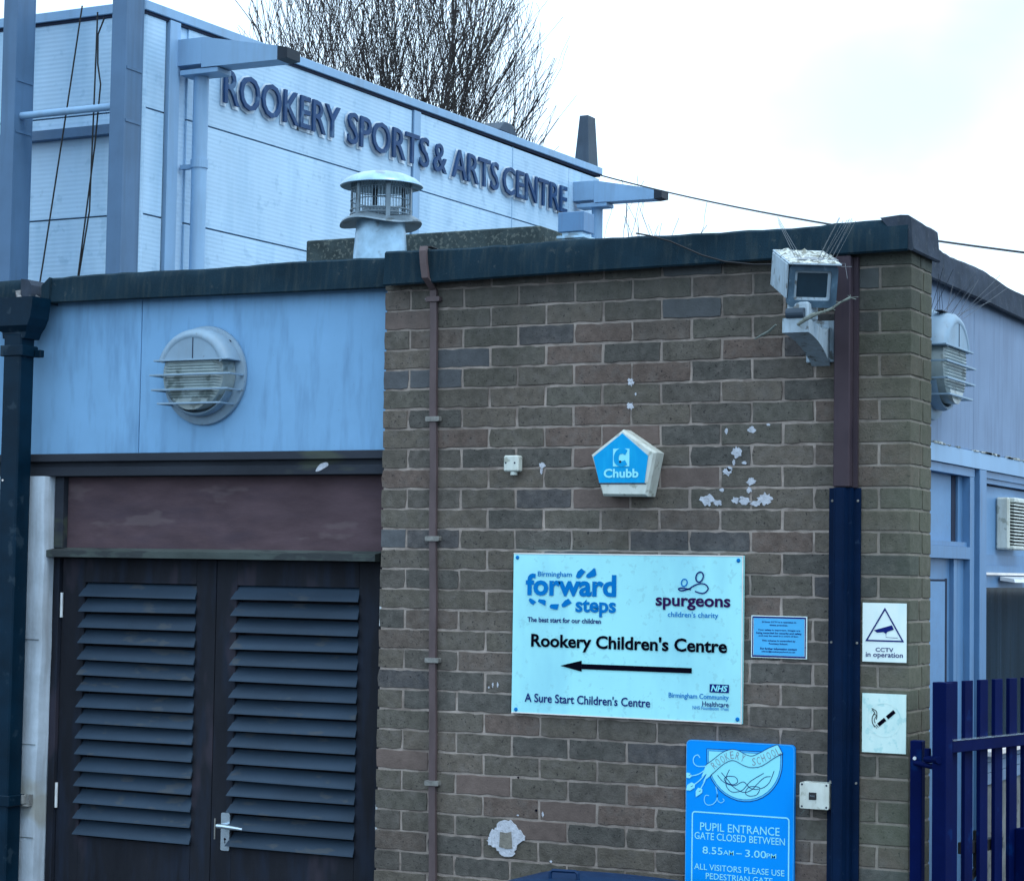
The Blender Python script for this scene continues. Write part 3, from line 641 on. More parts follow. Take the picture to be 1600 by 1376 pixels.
mb.smooth = True; part('curtain', mb, 'curtain', wf)
part('sill', join(B(SX - 0.05, SX + 0.035, 1.2095, 3.3, 1.247, 1.2695, b=0.003)), 'white_chip', bld)
for a, b_ in ((1.222, 1.246), (1.182, 1.2195), (1.137, 1.1795)):
    part('apron_board', B(SX - 0.05, SX + 0.004, 1.2095, 3.3, a, b_, b=0.001), 'panel_side', bld)
part('plinth', B(SX - 0.06, SX - 0.004, 1.2095, 6.3, 0.0, 1.1355), 'stone', bld)
part('rear_wall_face', B(SX - 0.06, SX - 0.001, 3.301, 6.3, 1.1365, 2.329), 'panel_side', bld)
part('window_flap', MB().prism([(SX - .01, 1.928), (SX + .045, 1.918), (SX + .048, 1.905), (SX - .01, 1.912)], 1.50, 1.90, 'y'), 'hinge', bld)
part('door_threshold', B(SX - 0.055, SX - 0.034, 0.244, 1.0195, 0, 0.0195), 'stone', bld)

# filler marks and paint splashes on the bricks
def blob(cx, cz, rx, rz, seed, rag=0.36, n=20, y=-0.0016):
    rg = random.Random(seed)
    pts = [(cx + rx * math.cos(t) * (1 + rg.uniform(-rag, rag)), cz + rz * math.sin(t) * (1 + rg.uniform(-rag, rag))) for t in [2 * math.pi * k / n for k in range(n)]]
    return MB().prism(pts, y, y + 0.0014)
marks = [(0.664, 2.297, .011, .010), (0.661, 2.276, .005, .012), (1.005, 2.587, .011, .013), (1.025, 2.545, .003, .005), (1.005, 2.503, .012, .012),
         (1.366, 2.41, .005, .010), (1.459, 2.412, .013, .011), (1.407, 2.335, .017, .020), (1.395, 2.302, .006, .010), (1.433, 2.300, .009, .006), (1.371, 2.270, .015, .013), (1.378, 2.280, .010, .008),
         (1.459, 2.236, .017, .012), (1.452, 2.208, .008, .011), (1.352, 2.207, .009, .006),
         (1.298, 2.173, .023, .017), (1.337, 2.164, .016, .010), (1.404, 2.173, .014, .010), (1.434, 2.171, .022, .013), (1.474, 2.162, .018, .009), (1.508, 2.175, .024, .019),
         (0.479, 1.510, .003, .009), (0.499, 1.511, .003, .008), (0.463, 1.500, .003, .004), (0.687, 1.062, .004, .008), (0.588, 1.052, .004, .003), (1.519, 2.429, .006, .004), (0.722, 0.900, .004, .004)]
for i, (a, b_, c, d) in enumerate(marks): part('filler_patch', blob(a, b_, c, d, i), 'filler', bld)
ringo = [(0.5247, 1.0282), (0.5648, 1.0323), (0.5852, 1.0089), (0.604, 0.995), (0.6201, 0.9726), (0.600, 0.955), (0.5825, 0.9347), (0.571, 0.9092), (0.527, 0.9038), (0.5065, 0.9257), (0.489, 0.936), (0.4698, 0.9478), (0.475, 0.966), (0.4772, 0.9838), (0.493, 0.998), (0.505, 1.007)]
rg = random.Random(3); ro = [(a + rg.uniform(-.004, .004), b + rg.uniform(-.004, .004)) for a, b in smooth_path(ringo, 3, True)[:-1]]
part('filler_patch', MB().prism(ro, -0.005, -0.0005), 'filler', bld, label='ragged white filler ring')
part('cement_plug', MB().prism([(0.5214, 0.9904), (0.545, 0.988), (0.5655, 0.9935), (0.5705, 0.9353), (0.55, 0.932), (0.5184, 0.9371)], -0.0075, -0.0052), 'filler_grey', bld)
part('drill_hole', MB().prism(circ(0.661, 1.074, .005, 8), -0.0022, -0.001), 'print_black', bld)
part('drill_hole', MB().prism(circ(0.5876, 1.186, .004, 8), -0.0022, -0.001), 'print_black', bld)

# ------------------------------------------------------------------ things on the roof
up_ = part('roof_upstand', B(-1.32, -0.104, 1.5, 1.74, 3.051, 3.432, b=0.006), 'moss_kerb', None, 'long low moss-speckled felt upstand on the roof behind the flue', 'roof upstand')
fl = thing('flue_cowl', (-0.443, 0.7, 3.051), 'round metal flue with caged cowl and domed cap on the flat roof', 'chimney')
C0 = (-0.443, 0.7, 0.0)
mb = MB().lathe([(0.116, 3.051), (0.112, 3.2), (0.104, 3.30), (0.100, 3.36)], C0, n=40); mb.smooth = True; part('flue_pipe', mb, 'galv', fl)
def wob(t, j): return (0.010 * math.sin(3 * t + 0.6)) if j in (1, 2, 3) else 0.003 * math.sin(3 * t)
mb = MB().lathe([(0.095, 3.372), (0.125, 3.364), (0.168, 3.340), (0.170, 3.333), (0.120, 3.345), (0.095, 3.345)], C0, n=48, wob=wob); mb.smooth = True; part('lower_skirt', mb, 'galv_dull', fl)
mb = MB().lathe([(0.001, 3.556), (0.05, 3.553), (0.10, 3.542), (0.145, 3.522), (0.170, 3.500), (0.172, 3.492), (0.168, 3.490), (0.12, 3.505), (0.001, 3.512)], C0, n=48); mb.smooth = True; part('cap', mb, 'galv', fl)
cg = MB()
for k in range(56):
    t = 2 * math.pi * k / 56; cg.tube([(C0[0] + .124 * math.cos(t), C0[1] + .124 * math.sin(t), 3.36), (C0[0] + .124 * math.cos(t), C0[1] + .124 * math.sin(t), 3.503)], 0.0016, 4, False)
part('cage_wires', cg, 'galv_dull', fl)
for z in (3.372, 3.390, 3.43, 3.478):
    part('cage_ring', MB().tube([(C0[0] + .1265 * math.cos(t), C0[1] + .1265 * math.sin(t), z) for t in [2 * math.pi * k / 40 for k in range(41)]], 0.0022 if z > 3.4 else 0.0035, 5, False), 'galv_dull', fl)
for k in range(6):
    t = 2 * math.pi * (k + 0.22) / 6; c, s = math.cos(t), math.sin(t)
    rot = Matrix.Translation((C0[0], C0[1], 0)) @ Matrix.Rotation(t, 4, 'Z')
    part('cage_strut', MB().box(0.125, 0.130, -0.009, 0.009, 3.352, 3.508, rot=rot), 'galv_dull', fl)
part('inner_rim', MB().lathe([(0.075, 3.36), (0.075, 3.40), (0.071, 3.40), (0.071, 3.36)], C0, n=32), 'galv_dull', fl)

rv = thing('roof_vent', (0.33, 0.93, 3.051), 'small plain grey metal box vent on the roof near the mossy upstand', 'roof vent')
part('vent_hood', join(B(0.272, 0.388, 0.90, 1.0, 3.292, 3.372, b=0.002)), 'blue_frame', rv)
part('vent_stand', join(B(0.285, 0.375, 0.915, 0.985, 3.276, 3.2915), B(0.268, 0.392, 0.895, 1.005, 3.264, 3.2755, b=.002), B(0.29, 0.37, 0.91, 0.99, 3.0515, 3.2635)), 'galv', rv)

# ------------------------------------------------------------------ pipes, straps, trunking
cd = thing('conduit_strap', (0.24, -0.015, 0.0), 'thin brown conduit running down the left of the brick wall from over the roof edge', 'conduit')
def ribbon3(path, w, th):
    mb = MB()
    for (x, y, z) in path: mb.v += [(x - w / 2, y - th / 2, z), (x + w / 2, y - th / 2, z), (x + w / 2, y + th / 2, z), (x - w / 2, y + th / 2, z)]
    n = len(path)
    for i in range(n - 1):
        for k in range(4): mb.f.append((i * 4 + k, i * 4 + (k + 1) % 4, (i + 1) * 4 + (k + 1) % 4, (i + 1) * 4 + k))
    mb.f += [(0, 1, 2, 3), tuple((n - 1) * 4 + k for k in range(4))]
    return mb
cx = lambda z: 0.213 + (2.95 - z) * 0.0185
part('conduit', ribbon3([(0.198, 0.02, 3.103), (0.195, -0.025, 3.106), (0.194, -0.058, 3.103), (0.196, -0.067, 3.085), (0.199, -0.066, 3.04), (0.206, -0.062, 2.985), (0.212, -0.035, 2.962), (0.213, -0.013, 2.945)] + [(cx(2.9 - 0.1 * i) + 0.0012 * math.sin(i * 1.3), -0.012, 2.9 - 0.1 * i) for i in range(29)], 0.027, 0.014), 'strap', cd)
for z in (2.912, 2.47, 2.032, 1.59, 1.147, 0.705, 0.262):
    m = MB().prism(rrect(cx(z) - 0.029, cx(z) + 0.029, z - 0.009, z + 0.009, 0.004, 2), -0.0245, -0.002)
    part('clip', m, 'clip' if z < 2.6 else 'strap', cd)
part('screw', MB().tube([(0.176, -0.004, 2.915), (0.176, 0.0, 2.915)], 0.004, 8), 'hinge', cd)

tk = thing('cable_trunking', (1.80, -0.03, 0.0), 'tall vertical cable trunking on the brick pier, purple-brown above and navy below', 'trunking')
part('upper_cover', join(B(1.766, 1.822, -0.052, -0.0025, 2.214, 2.9855, b=0.004), B(1.823, 1.838, -0.018, -0.0025, 2.214, 2.984)), 'purple_trunk', tk)
hat = [(1.740, -0.0025), (1.740, -0.010), (1.765, -0.010), (1.770, -0.056), (1.808, -0.056), (1.814, -0.034), (1.824, -0.034), (1.827, -0.010), (1.849, -0.010), (1.849, -0.0025)]
part('lower_cover', MB().prism(hat, 0.0, 2.2125, 'z'), 'navy_trunk', tk)
part('raised_edge', join(B(1.772, 1.775, -0.0575, -0.056, 0, 2.2115), B(1.803, 1.806, -0.0575, -0.056, 0, 2.2115)), 'navy_trunk', tk)
for z in (2.17, 1.70, 1.24, 0.78):
    for x in (1.751, 1.840): part('screw', MB().tube([(x, -0.0125, z), (x, -0.010, z)], 0.0042, 8), 'clip', tk)

dp = thing('black_downpipe', (-1.69, -0.06, 0.0), 'black square downpipe with hopper at the left edge, white paint drips on it', 'downpipe')
hp = MB(); n = 0
prof = [(2.990, -1.86, -1.578), (2.955, -1.86, -1.580), (2.905, -1.845, -1.588), (2.875, -1.80, -1.602), (2.850, -1.745, -1.622), (2.825, -1.742, -1.632)]
for (z, a, b_) in prof: hp.v += [(a, -0.115 if z > 2.86 else -0.095, z), (b_, -0.115 if z > 2.86 else -0.095, z), (b_, 0.0, z), (a, 0.0, z)]
for i in range(len(prof) - 1):
    for k in range(4): hp.f.append((i * 4 + k, i * 4 + (k + 1) % 4, (i + 1) * 4 + (k + 1) % 4, (i + 1) * 4 + k))
hp.f += [(0, 1, 2, 3), tuple(20 + k for k in range(4))]
part('hopper', hp, 'black_paint', dp)
part('pipe', B(-1.735, -1.645, -0.098, -0.010, 0.0, 2.845, b=0.006), 'black_paint', dp)
for z in (2.775, 0.97): part('bracket', B(-1.748, -1.632, -0.104, -0.004, z - 0.022, z + 0.022, b=0.003), 'black_paint', dp)
part('bracket_lug', B(-1.6315, -1.600, -0.03, -0.004, 2.752, 2.782, b=0.003), 'black_paint', dp)
for i, (z, h) in enumerate(((2.25, .004), (1.70, .004), (1.52, .010), (1.20, .004), (0.91, .004), (0.865, .010), (0.83, .016), (0.775, .018), (0.735, .020), (0.70, .012))):
    part('paint_drip', blob(-1.716 - 0.004 * (i % 3) - (0.02 if z < 0.8 else 0) * 0.4, z, 0.004 + 0.003 * (i % 2), h, 50 + i, y=-0.1005), 'white_chip', dp)

# ------------------------------------------------------------------ bulkhead lamps
def bulkhead(loc, label, lab_g='round bulkhead lamps on the building'):
    """built facing -y with its back at y = 0, centre at z = 0"""
    L = thing('bulkhead_lamp', (0, 0, 0), label, 'wall lamp', lab_g)
    mb = MB().lathe([(0.192, 0.0), (0.196, -0.006), (0.194, -0.016), (0.170, -0.024), (0.001, -0.024)], (0, 0, 0), 'y', 56); mb.smooth = True
    part('back_plate', mb, 'lamp_grey', L)
    mb = MB().lathe([(0.176, -0.0245), (0.172, -0.055), (0.160, -0.085), (0.152, -0.090), (0.146, -0.086), (0.146, -0.05)], (0.0, 0, 0), 'y', 56); mb.smooth = True
    body = MB(); a0, a1 = R(18), R(162)                     # upper hood: a half drum closed in front
    hood = MB().lathe([(0.182, -0.020), (0.181, -0.060), (0.174, -0.090), (0.160, -0.104), (0.148, -0.107), (0.140, -0.104)], (0, 0, 0), 'y', 40, a0=a0, a1=a1); hood.smooth = True
    part('hood', hood, 'lamp_grey', L)
    zc = 0.182 * math.sin(a0); pts = [(0.143 * math.cos(t) if abs(math.cos(t)) < .97 else .14 * math.cos(t), 0.143 * math.sin(t)) for t in [a0 + .16 + (a1 - a0 - .32) * k / 24 for k in range(25)]]
    pts = [(p[0], p[1]) for p in pts] + [(-0.140, 0.057), (0.140, 0.057)]
    part('hood_face', MB().prism(pts, -0.1035, -0.095), 'lamp_grey', L)
    part('hood_slot', B(0.0045, 0.008, -0.1050, -0.1036, 0.060, 0.140), 'dark_gap', L)
    part('hood_lip', B(-0.176, 0.176, -0.110, -0.020, 0.0505, 0.0565, b=0.001), 'lamp_grey', L)
    # lens: a ribbed drum below the hood lip
    ln = MB(); nn = 30; rows = 34
    for i in range(rows + 1):
        z = 0.050 - (0.050 + 0.140) * i / rows; hw = math.sqrt(max(1e-5, 0.142 ** 2 - z * z)); rb_ = 0.0045 * (i % 2)
        zz = z
        ln.v += [(-hw - 0.016, -0.030, zz), (-hw, -0.088, zz), (-hw * .8, -0.098 - rb_ * (z > -0.10), zz), (hw * .8, -0.098 - rb_ * (z > -0.10), zz), (hw, -0.088, zz), (hw + 0.016, -0.030, zz)]
    for i in range(rows):
        for k in range(5): ln.f.append((i * 6 + k, i * 6 + k + 1, (i + 1) * 6 + k + 1, (i + 1) * 6 + k))
    ln.f.append(tuple(rows * 6 + k for k in range(6)))
    part('lens', ln, 'lamp_lens', L)
    rim = MB().lathe([(0.160, -0.022), (0.164, -0.050), (0.158, -0.066), (0.150, -0.062), (0.150, -0.030)], (0, 0, 0), 'y', 40, a0=R(205), a1=R(335)); rim.smooth = True
    part('lower_rim', rim, 'lamp_grey', L)
    for z, w in ((-0.004, 0.190), (-0.062, 0.180), (-0.116, 0.150)):
        part('guard_bar', join(B(-w, w, -0.116, -0.106, z - 0.0035, z + 0.0035, b=0.001), B(-w, -w + 0.01, -0.106, -0.02, z - 0.003, z + 0.003), B(w - 0.01, w, -0.106, -0.02, z - 0.003, z + 0.003)), 'lamp_grey', L)
    part('plate_screw', MB().tube([(0.125, -0.0275, 0.128), (0.125, -0.024, 0.128)], 0.007, 8), 'dark_gap', L)
    return L
lamp1 = bulkhead(None, 'round grey bulkhead lamp on the blue panel above the louvred doors')
lamp2 = copy_tree(lamp1)
lamp1.location = (-0.852, 0.0695, 2.665)
lamp2.location = (SX + 0.001, 0.47, 2.665); lamp2.rotation_euler = (0, 0, R(90)); lamp2['label'] = 'bulkhead lamp with bird spikes jutting from the side wall beyond the brick corner'
sp = MB(); rg = random.Random(21)
for i in range(15):
    a = Vector((2.0 + rg.uniform(-.03, .04), 0.34 + 0.018 * i, 2.835)); d = Vector((rg.uniform(-.02, .12), -.12 + .035 * i + rg.uniform(-.02, .02), rg.uniform(.10, .17)))
    if i > 11: d = Vector((0.05, 0.42, 0.06 + .05 * (i - 11)))
    sp.tube([a, a + d], 0.0009, 3, False)
sp.box(1.985, 2.012, 0.38, 0.56, 2.843, 2.8455)
part('bird_spikes', sp, 'wire_dark', None, 'dark wire bird spikes fanned above the bulkhead lamp on the side wall', 'bird spikes')

# ------------------------------------------------------------------ CCTV camera on the brick wall
cc_ = thing('security_camera', (1.72, 0.0, 2.64), 'weathered white security camera housing on a curved wall bracket under the roof edge', 'security camera')
Cc = Vector((1.772, -0.30, 2.862)); az = R(31.5); tl = R(-17)
Mc = Matrix.Translation(Cc) @ Matrix.Rotation(az, 4, 'Z') @ Matrix.Rotation(-tl, 4, 'X')
def hb(x0, x1, y0, y1, z0, z1, b): return MB().box(x0, x1, y0, y1, z0, z1, b=b, rot=Mc)
part('housing', hb(-0.073, 0.073, -0.005, 0.25, -0.064, 0.060, 0.012), 'cam_white', cc_)
fr = MB(); pr = rrect(-0.080, 0.080, -0.074, 0.066, 0.018, 4); pi_ = rrect(-0.060, 0.060, -0.052, 0.046, 0.008, 4)
n = len(pr)
fr.v = [tuple(Mc @ Vector((a, -0.028, b))) for a, b in pr] + [tuple(Mc @ Vector((a, -0.028, b))) for a, b in pi_] + [tuple(Mc @ Vector((a, 0.0, b))) for a, b in pr] + [tuple(Mc @ Vector((a, -0.008, b))) for a, b in pi_]
for i in range(n):
    j = (i + 1) % n; fr.f += [(i, j, n + j, n + i), (i, 2 * n + i, 2 * n + j, j), (n + i, n + j, 3 * n + j, 3 * n + i)]
part('front_bezel', fr, 'bezel', cc_)
fr2 = MB(); po = rrect(-0.060, 0.060, -0.052, 0.046, 0.008, 3); pn = rrect(-0.050, 0.050, -0.043, 0.037, 0.004, 3); n = len(po)
fr2.v = [tuple(Mc @ Vector((a, -0.016, b))) for a, b in po] + [tuple(Mc @ Vector((a, -0.013, b))) for a, b in pn]
for i in range(n): fr2.f.append((i, (i + 1) % n, n + (i + 1) % n, n + i))
part('window_frame', fr2, 'cam_white', cc_)
part('camera_window', MB().add([tuple(Mc @ Vector((a, -0.0125, b))) for a, b in pn], [tuple(range(n))]), 'lens_glass', cc_)
part('sun_shield', join(hb(-0.086, 0.086, -0.045, 0.24, 0.0665, 0.0725, 0.0015), hb(-0.088, -0.0825, -0.03, 0.23, -0.045, 0.066, 0.0015)), 'cam_white', cc_)
dm = MB(); rg = random.Random(4)
G = 12
for i in range(G + 1):
    for j in range(G + 1):
        u = -0.082 + 0.164 * i / G; v = -0.044 + 0.27 * j / G
        h = 0.0735 + (0 if i in (0, G) or j in (0, G) else max(0, rg.gauss(0.003, 0.004)))
        dm.v.append(tuple(Mc @ Vector((u, v, h))))
for i in range(G):
    for j in range(G): dm.f.append((i * (G + 1) + j, (i + 1) * (G + 1) + j, (i + 1) * (G + 1) + j + 1, i * (G + 1) + j + 1))
part('droppings', dm, 'droppings', cc_)
# swivel block, flat tilt head and curved arm back to the wall
part('tilt_head', join(B(1.702, 1.775, -0.335, -0.235, 2.745, 2.80, b=0.006)), 'cam_white', cc_)
part('tilt_bolt', MB().tube([(1.705, -0.342, 2.762), (1.765, -0.342, 2.762)], 0.017, 14), 'fin', cc_)
arm = MB(); ns = 16
for i in range(ns + 1):
    t = i / ns; yy = -0.345 + 0.345 * t; zt = 2.747 - 0.02 * t; zb = 2.700 - 0.062 * (t ** 2.6) - 0.015 * t
    cxm = 1.735 - 0.030 * t; hw = 0.044 - 0.012 * t
    if t > 0.8: zt += 0.03 * (t - .8) / .2
    arm.v += [(cxm - hw, yy, zb), (cxm + hw, yy, zb), (cxm + hw, yy, zt), (cxm - hw, yy, zt)]
for i in range(ns):
    for k in range(4): arm.f.append((i * 4 + k, i * 4 + (k + 1) % 4, (i + 1) * 4 + (k + 1) % 4, (i + 1) * 4 + k))
arm.f += [(0, 1, 2, 3), tuple(ns * 4 + k for k in range(4))]
part('bracket_arm', arm, 'cam_white', cc_)
part('wall_plate', join(B(1.655, 1.755, -0.012, -0.0025, 2.635, 2.775, b=0.003)), 'cam_white', cc_)
sp = MB(); rg = random.Random(8)
for i in range(9):
    a = Mc @ Vector((0.020 + 0.007 * i, 0.02 + 0.018 * (i % 2), 0.076)); sp.tube([a, a + Vector((0.075 + rg.uniform(-.006, .006), 0.0, 0.125 + rg.uniform(-.006, .008)))], 0.0009, 3, False)
for i in range(3):
    a = Mc @ Vector((-0.05 + 0.01 * i, 0.03, 0.076)); sp.tube([a, a + Vector((-0.06 - .012 * i, 0.0, 0.12 + .01 * i))], 0.0009, 3, False)
a = Mc @ Vector((0.08, -0.02, 0.07)); sp.tube([a, a + Vector((.022, 0, .0)), a + Vector((.03, 0, -.05))], 0.0009, 3, False); sp.tube([a + Vector((.01, 0, -.01)), a + Vector((.045, 0, -.012))], 0.0009, 3, False)
sp.box(-0.06, 0.085, 0.0, 0.06, 0.0755, 0.0775, rot=Mc)
part('bird_spikes', sp, 'wire', None, 'pale wire bird spikes leaning right on top of the security camera', 'bird spikes')
tw = MB(); P = [(1.58, -0.30, 2.688), (1.61, -0.31, 2.70), (1.64, -0.33, 2.708), (1.675, -0.36, 2.725)]; tw.tube(P, [.002, .004, .004, .003], 6)
P = [(1.748, -0.36, 2.722), (1.775, -0.365, 2.738), (1.80, -0.36, 2.752), (1.83, -0.35, 2.762), (1.855, -0.34, 2.772), (1.88, -0.33, 2.792), (1.911, -0.32, 2.808)]; tw.tube(P, [.005, .007, .008, .003, .005, .003, .005], 7)
rg = random.Random(2)
for k in range(26):
    q = Vector(P[rg.randrange(len(P))]); tw.tube([q, q + Vector((rg.uniform(-.018, .024), rg.uniform(-.01, .01), rg.uniform(-.010, .012)))], 0.0012, 3, False)
part('dry_twig', tw, 'twig', None, 'frayed dry twig caught on the security camera bracket', 'twig')

# ------------------------------------------------------------------ alarm box
al = thing('alarm_box', (1.01, 0, 2.18), 'five-sided white alarm bell box with bright blue face and lettering', 'alarm box')
rim = [(1.0097, 2.4163), (0.8885, 2.3284), (0.936, 2.1849), (1.1052, 2.1834), (1.1369, 2.335)]
def pent(p, y0, y1, inset): 
    cxx = sum(a for a, _ in p) / 5; czz = sum(b for _, b in p) / 5
    q = [(cxx + (a - cxx) * inset, czz + (b - czz) * inset) for a, b in p]; n = 5; mb = MB()
    mb.v = [(a, y1, b) for a, b in p] + [(a, y0 + .012, b) for a, b in p] + [(a, y0, b) for a, b in q]
    mb.f = [(0, 1, 2, 3, 4), (10, 11, 12, 13, 14)] + [(i, (i + 1) % 5, 5 + (i + 1) % 5, 5 + i) for i in range(5)] + [(5 + i, 5 + (i + 1) % 5, 10 + (i + 1) % 5, 10 + i) for i in range(5)]
    return mb
part('casing', pent(rim, -0.078, -0.003, 0.93), 'white_plastic', al)
part('blue_face', MB().prism([(1.0115, 2.4017), (0.9017, 2.3213), (0.9262, 2.2303), (1.097, 2.2296), (1.1093, 2.3228)], -0.0812, -0.0775), 'alarm_blue', al)
part('tray_joint', B(0.922, 1.103, -0.0800, -0.0760, 2.2255, 2.2285), 'dark_gap', al)
part('logo_square', MB().prism([(0.978, 2.3485), (1.0397, 2.3485), (1.0397, 2.2867), (0.978, 2.2867)], -0.0822, -0.0813), 'print_cyan', al)
cm = stroke([(1.031, 2.334), (1.018, 2.341), (1.000, 2.338), (0.990, 2.322), (0.992, 2.304), (1.008, 2.294), (1.024, 2.298), (1.030, 2.302)], 0.020, -0.0832)
cm.v += [(1.008, -0.0833, 2.330), (1.030, -0.0833, 2.330), (1.030, -0.0833, 2.322), (1.008, -0.0833, 2.322)]
part('logo_letter', join(stroke([(1.029, 2.334), (1.016, 2.340), (1.000, 2.337), (0.991, 2.322), (0.993, 2.304), (1.008, 2.295), (1.022, 2.298), (1.028, 2.301)], 0.019, -0.0832)), 'alarm_blue', al)
part('alarm_lettering', fit_text('Chubb', 0.9431, 1.0753, 2.2473, 2.2790, -0.0826, bold=0.03), 'print_cyan', al)
part('screw', MB().prism(circ(1.006, 2.303, .0045, 10), -0.0842, -0.0833), 'dark_gap', al)

# ------------------------------------------------------------------ small boxes
jb = thing('junction_box', (0.557, 0, 2.26), 'tiny white plastic junction box on bricks left of the blue alarm', 'junction box')
part('box', B(0.527, 0.5865, -0.040, -0.0025, 2.274, 2.332, b=0.005), 'white_plastic', jb)
part('knob', MB().tube([(0.561, -0.022, 2.262), (0.561, -0.022, 2.2735)], 0.013, 12), 'white_plastic', jb)
for x in (0.537, 0.573): part('screw_hole', MB().prism(circ(x, 2.305, .0035, 8), -0.0408, -0.0398), 'dark_gap', jb)
cb = thing('call_button_box', (1.712, 0, 1.152), 'square white plastic box with small black button between school sign and trunking', 'switch box')
part('box', MB().prism(rrect(1.662, 1.7625, 1.152, 1.2375, 0.005, 3), -0.060, -0.0025), 'white_plastic', cb)
part('button', B(1.6945, 1.7205, -0.0625, -0.0605, 1.182, 1.206, b=.0008), 'dark_plastic', cb)
part('button_lettering', fit_text('PRESS', 1.699, 1.716, 1.192, 1.1965, -0.0632), 'print_grey', cb)
for x in (1.670, 1.7545):
    for z in (1.159, 1.231): part('screw', MB().prism(circ(x, z, .0035, 8), -0.0608, -0.0598), 'dark_gap', cb)
part('loose_wire', MB().tube([(1.655, -0.03, 1.128), (1.668, -0.045, 1.138), (1.672, -0.02, 1.150)], 0.0014, 5), 'twig', cb)

# ------------------------------------------------------------------ big pale sign board
sg = thing('childrens_centre_sign', (1.0, -0.01, 1.415), 'large pale cyan sign board with a black left-pointing arrow on the brick wall', 'sign')
y = -0.021
part('board', MB().prism([(0.5645, 1.9835), (1.4400, 1.9835), (1.4390, 1.4150), (0.5650, 1.4150)], -0.0185, -0.0040), 'cyan_board', sg)
part('board_edge', join(B(0.5640, 1.4405, -0.0196, -0.0187, 1.9800, 1.9838), B(1.4360, 1.4395, -0.0196, -0.0187, 1.4190, 1.9797), B(0.5648, 1.4395, -0.0196, -0.0187, 1.4148, 1.4186)), 'white_chip', sg)
for t_ in (('Birmingham', 0.6624, 0.7964, 1.8961, 1.9196, .012, 'print_blue'), ('forward', 0.6152, 0.9689, 1.8329, 1.9116, .034, 'print_blue'), ('steps', 0.8126, 0.9688, 1.7622, 1.8240, .030, 'print_blue'),
           ('The best start for our children', 0.6247, 0.9123, 1.7393, 1.7570, .022, 'print_navy'), ('spurgeons', 1.1192, 1.3952, 1.7942, 1.8368, .026, 'print_purple'), ("children's charity", 1.1652, 1.3517, 1.7646, 1.7890, .008, 'print_blue'),
           ("Rookery Children's Centre", 0.6401, 1.3848, 1.6381, 1.6996, .028, 'print_black'), ("A Sure Start Children's Centre", 0.6177, 1.1031, 1.4562, 1.4882, .016, 'print_navy'),
           ('Birmingham Community', 1.1718, 1.3928, 1.4888, 1.5116, .012, 'print_blue'), ('Healthcare', 1.2962, 1.3924, 1.4697, 1.4866, .012, 'print_navy'), ('NHS Foundation Trust', 1.2611, 1.3933, 1.4579, 1.4701, .006, 'print_blue')):
    part('lettering', fit_text(*t_[:5], y, bold=t_[5]), t_[6], sg)
part('nhs_box', MB().add([(a, -0.0205, b) for a, b in ((1.3226, 1.518), (1.3928, 1.518), (1.3928, 1.5457), (1.3226, 1.5457))], [(0, 1, 2, 3)]), 'print_navy', sg)
part('lettering', fit_text('NHS', 1.3275, 1.3885, 1.5215, 1.5425, -0.0215, bold=.03, shear=.25), 'print_cyan', sg)
for f in ([(0.8334, 1.9318), (0.8494, 1.9206), (0.8325, 1.9024), (0.8286, 1.8976), (0.8167, 1.8974), (0.8126, 1.9033), (0.819, 1.9202)],
          [(0.8822, 1.9342), (0.8875, 1.9307), (0.8925, 1.9105), (0.8852, 1.9045), (0.8616, 1.8981), (0.8523, 1.9015), (0.8535, 1.9099), (0.8744, 1.9269)],
          [(0.6316, 1.8238), (0.6411, 1.8209), (0.6581, 1.8103), (0.6456, 1.7999), (0.636, 1.805), (0.6277, 1.8157)],
          [(0.6682, 1.8214), (0.6897, 1.8194), (0.6965, 1.8148), (0.6933, 1.7974), (0.6792, 1.8048), (0.6643, 1.8117)],
          [(0.7103, 1.797), (0.7169, 1.8039), (0.7476, 1.805), (0.7426, 1.785), (0.7279, 1.7861), (0.7144, 1.7899)],
          [(0.7846, 1.825), (0.7982, 1.8097), (0.7863, 1.804), (0.7731, 1.796), (0.7612, 1.7945), (0.757, 1.8028), (0.7701, 1.8175)]):
    part('footprint', flat(f, y), 'print_blue', sg)
part('figure_swoosh', stroke([(1.2495, 1.8652), (1.2322, 1.8681), (1.2138, 1.8699), (1.2035, 1.8665), (1.2139, 1.8607), (1.23, 1.8638), (1.2437, 1.8683), (1.2642, 1.8804), (1.287, 1.8867), (1.3053, 1.8821), (1.3134, 1.8696), (1.3033, 1.8567), (1.2874, 1.8532), (1.2645, 1.8596)], 0.0045, y), 'print_navy', sg)
part('figure_head', stroke(circ(1.2251, 1.8882, 0.0105, 12, 0.0125, -0.35), 0.0042, y, closed=True), 'print_blue', sg)
part('figure_head', stroke(circ(1.2815, 1.9087, 0.0130, 12, 0.0175, -0.35), 0.0050, y, closed=True), 'print_navy', sg)
part('arrow', join(flat([(0.7564, 1.5886), (0.8398, 1.5706), (0.8398, 1.6090)], y), flat([(0.8399, 1.5795), (1.2566, 1.5795), (1.2566, 1.5975), (0.8399, 1.5975)], y)), 'print_black', sg)
for a, b_ in ((0.5794, 1.9672), (1.4221, 1.9669), (0.5827, 1.4274), (1.4241, 1.4304)): part('screw', MB().lathe([(0.0075, -.0186), (0.006, -.022), (0.0, -.023)], (a, 0, b_), 'y', 10), 'print_blue', sg)

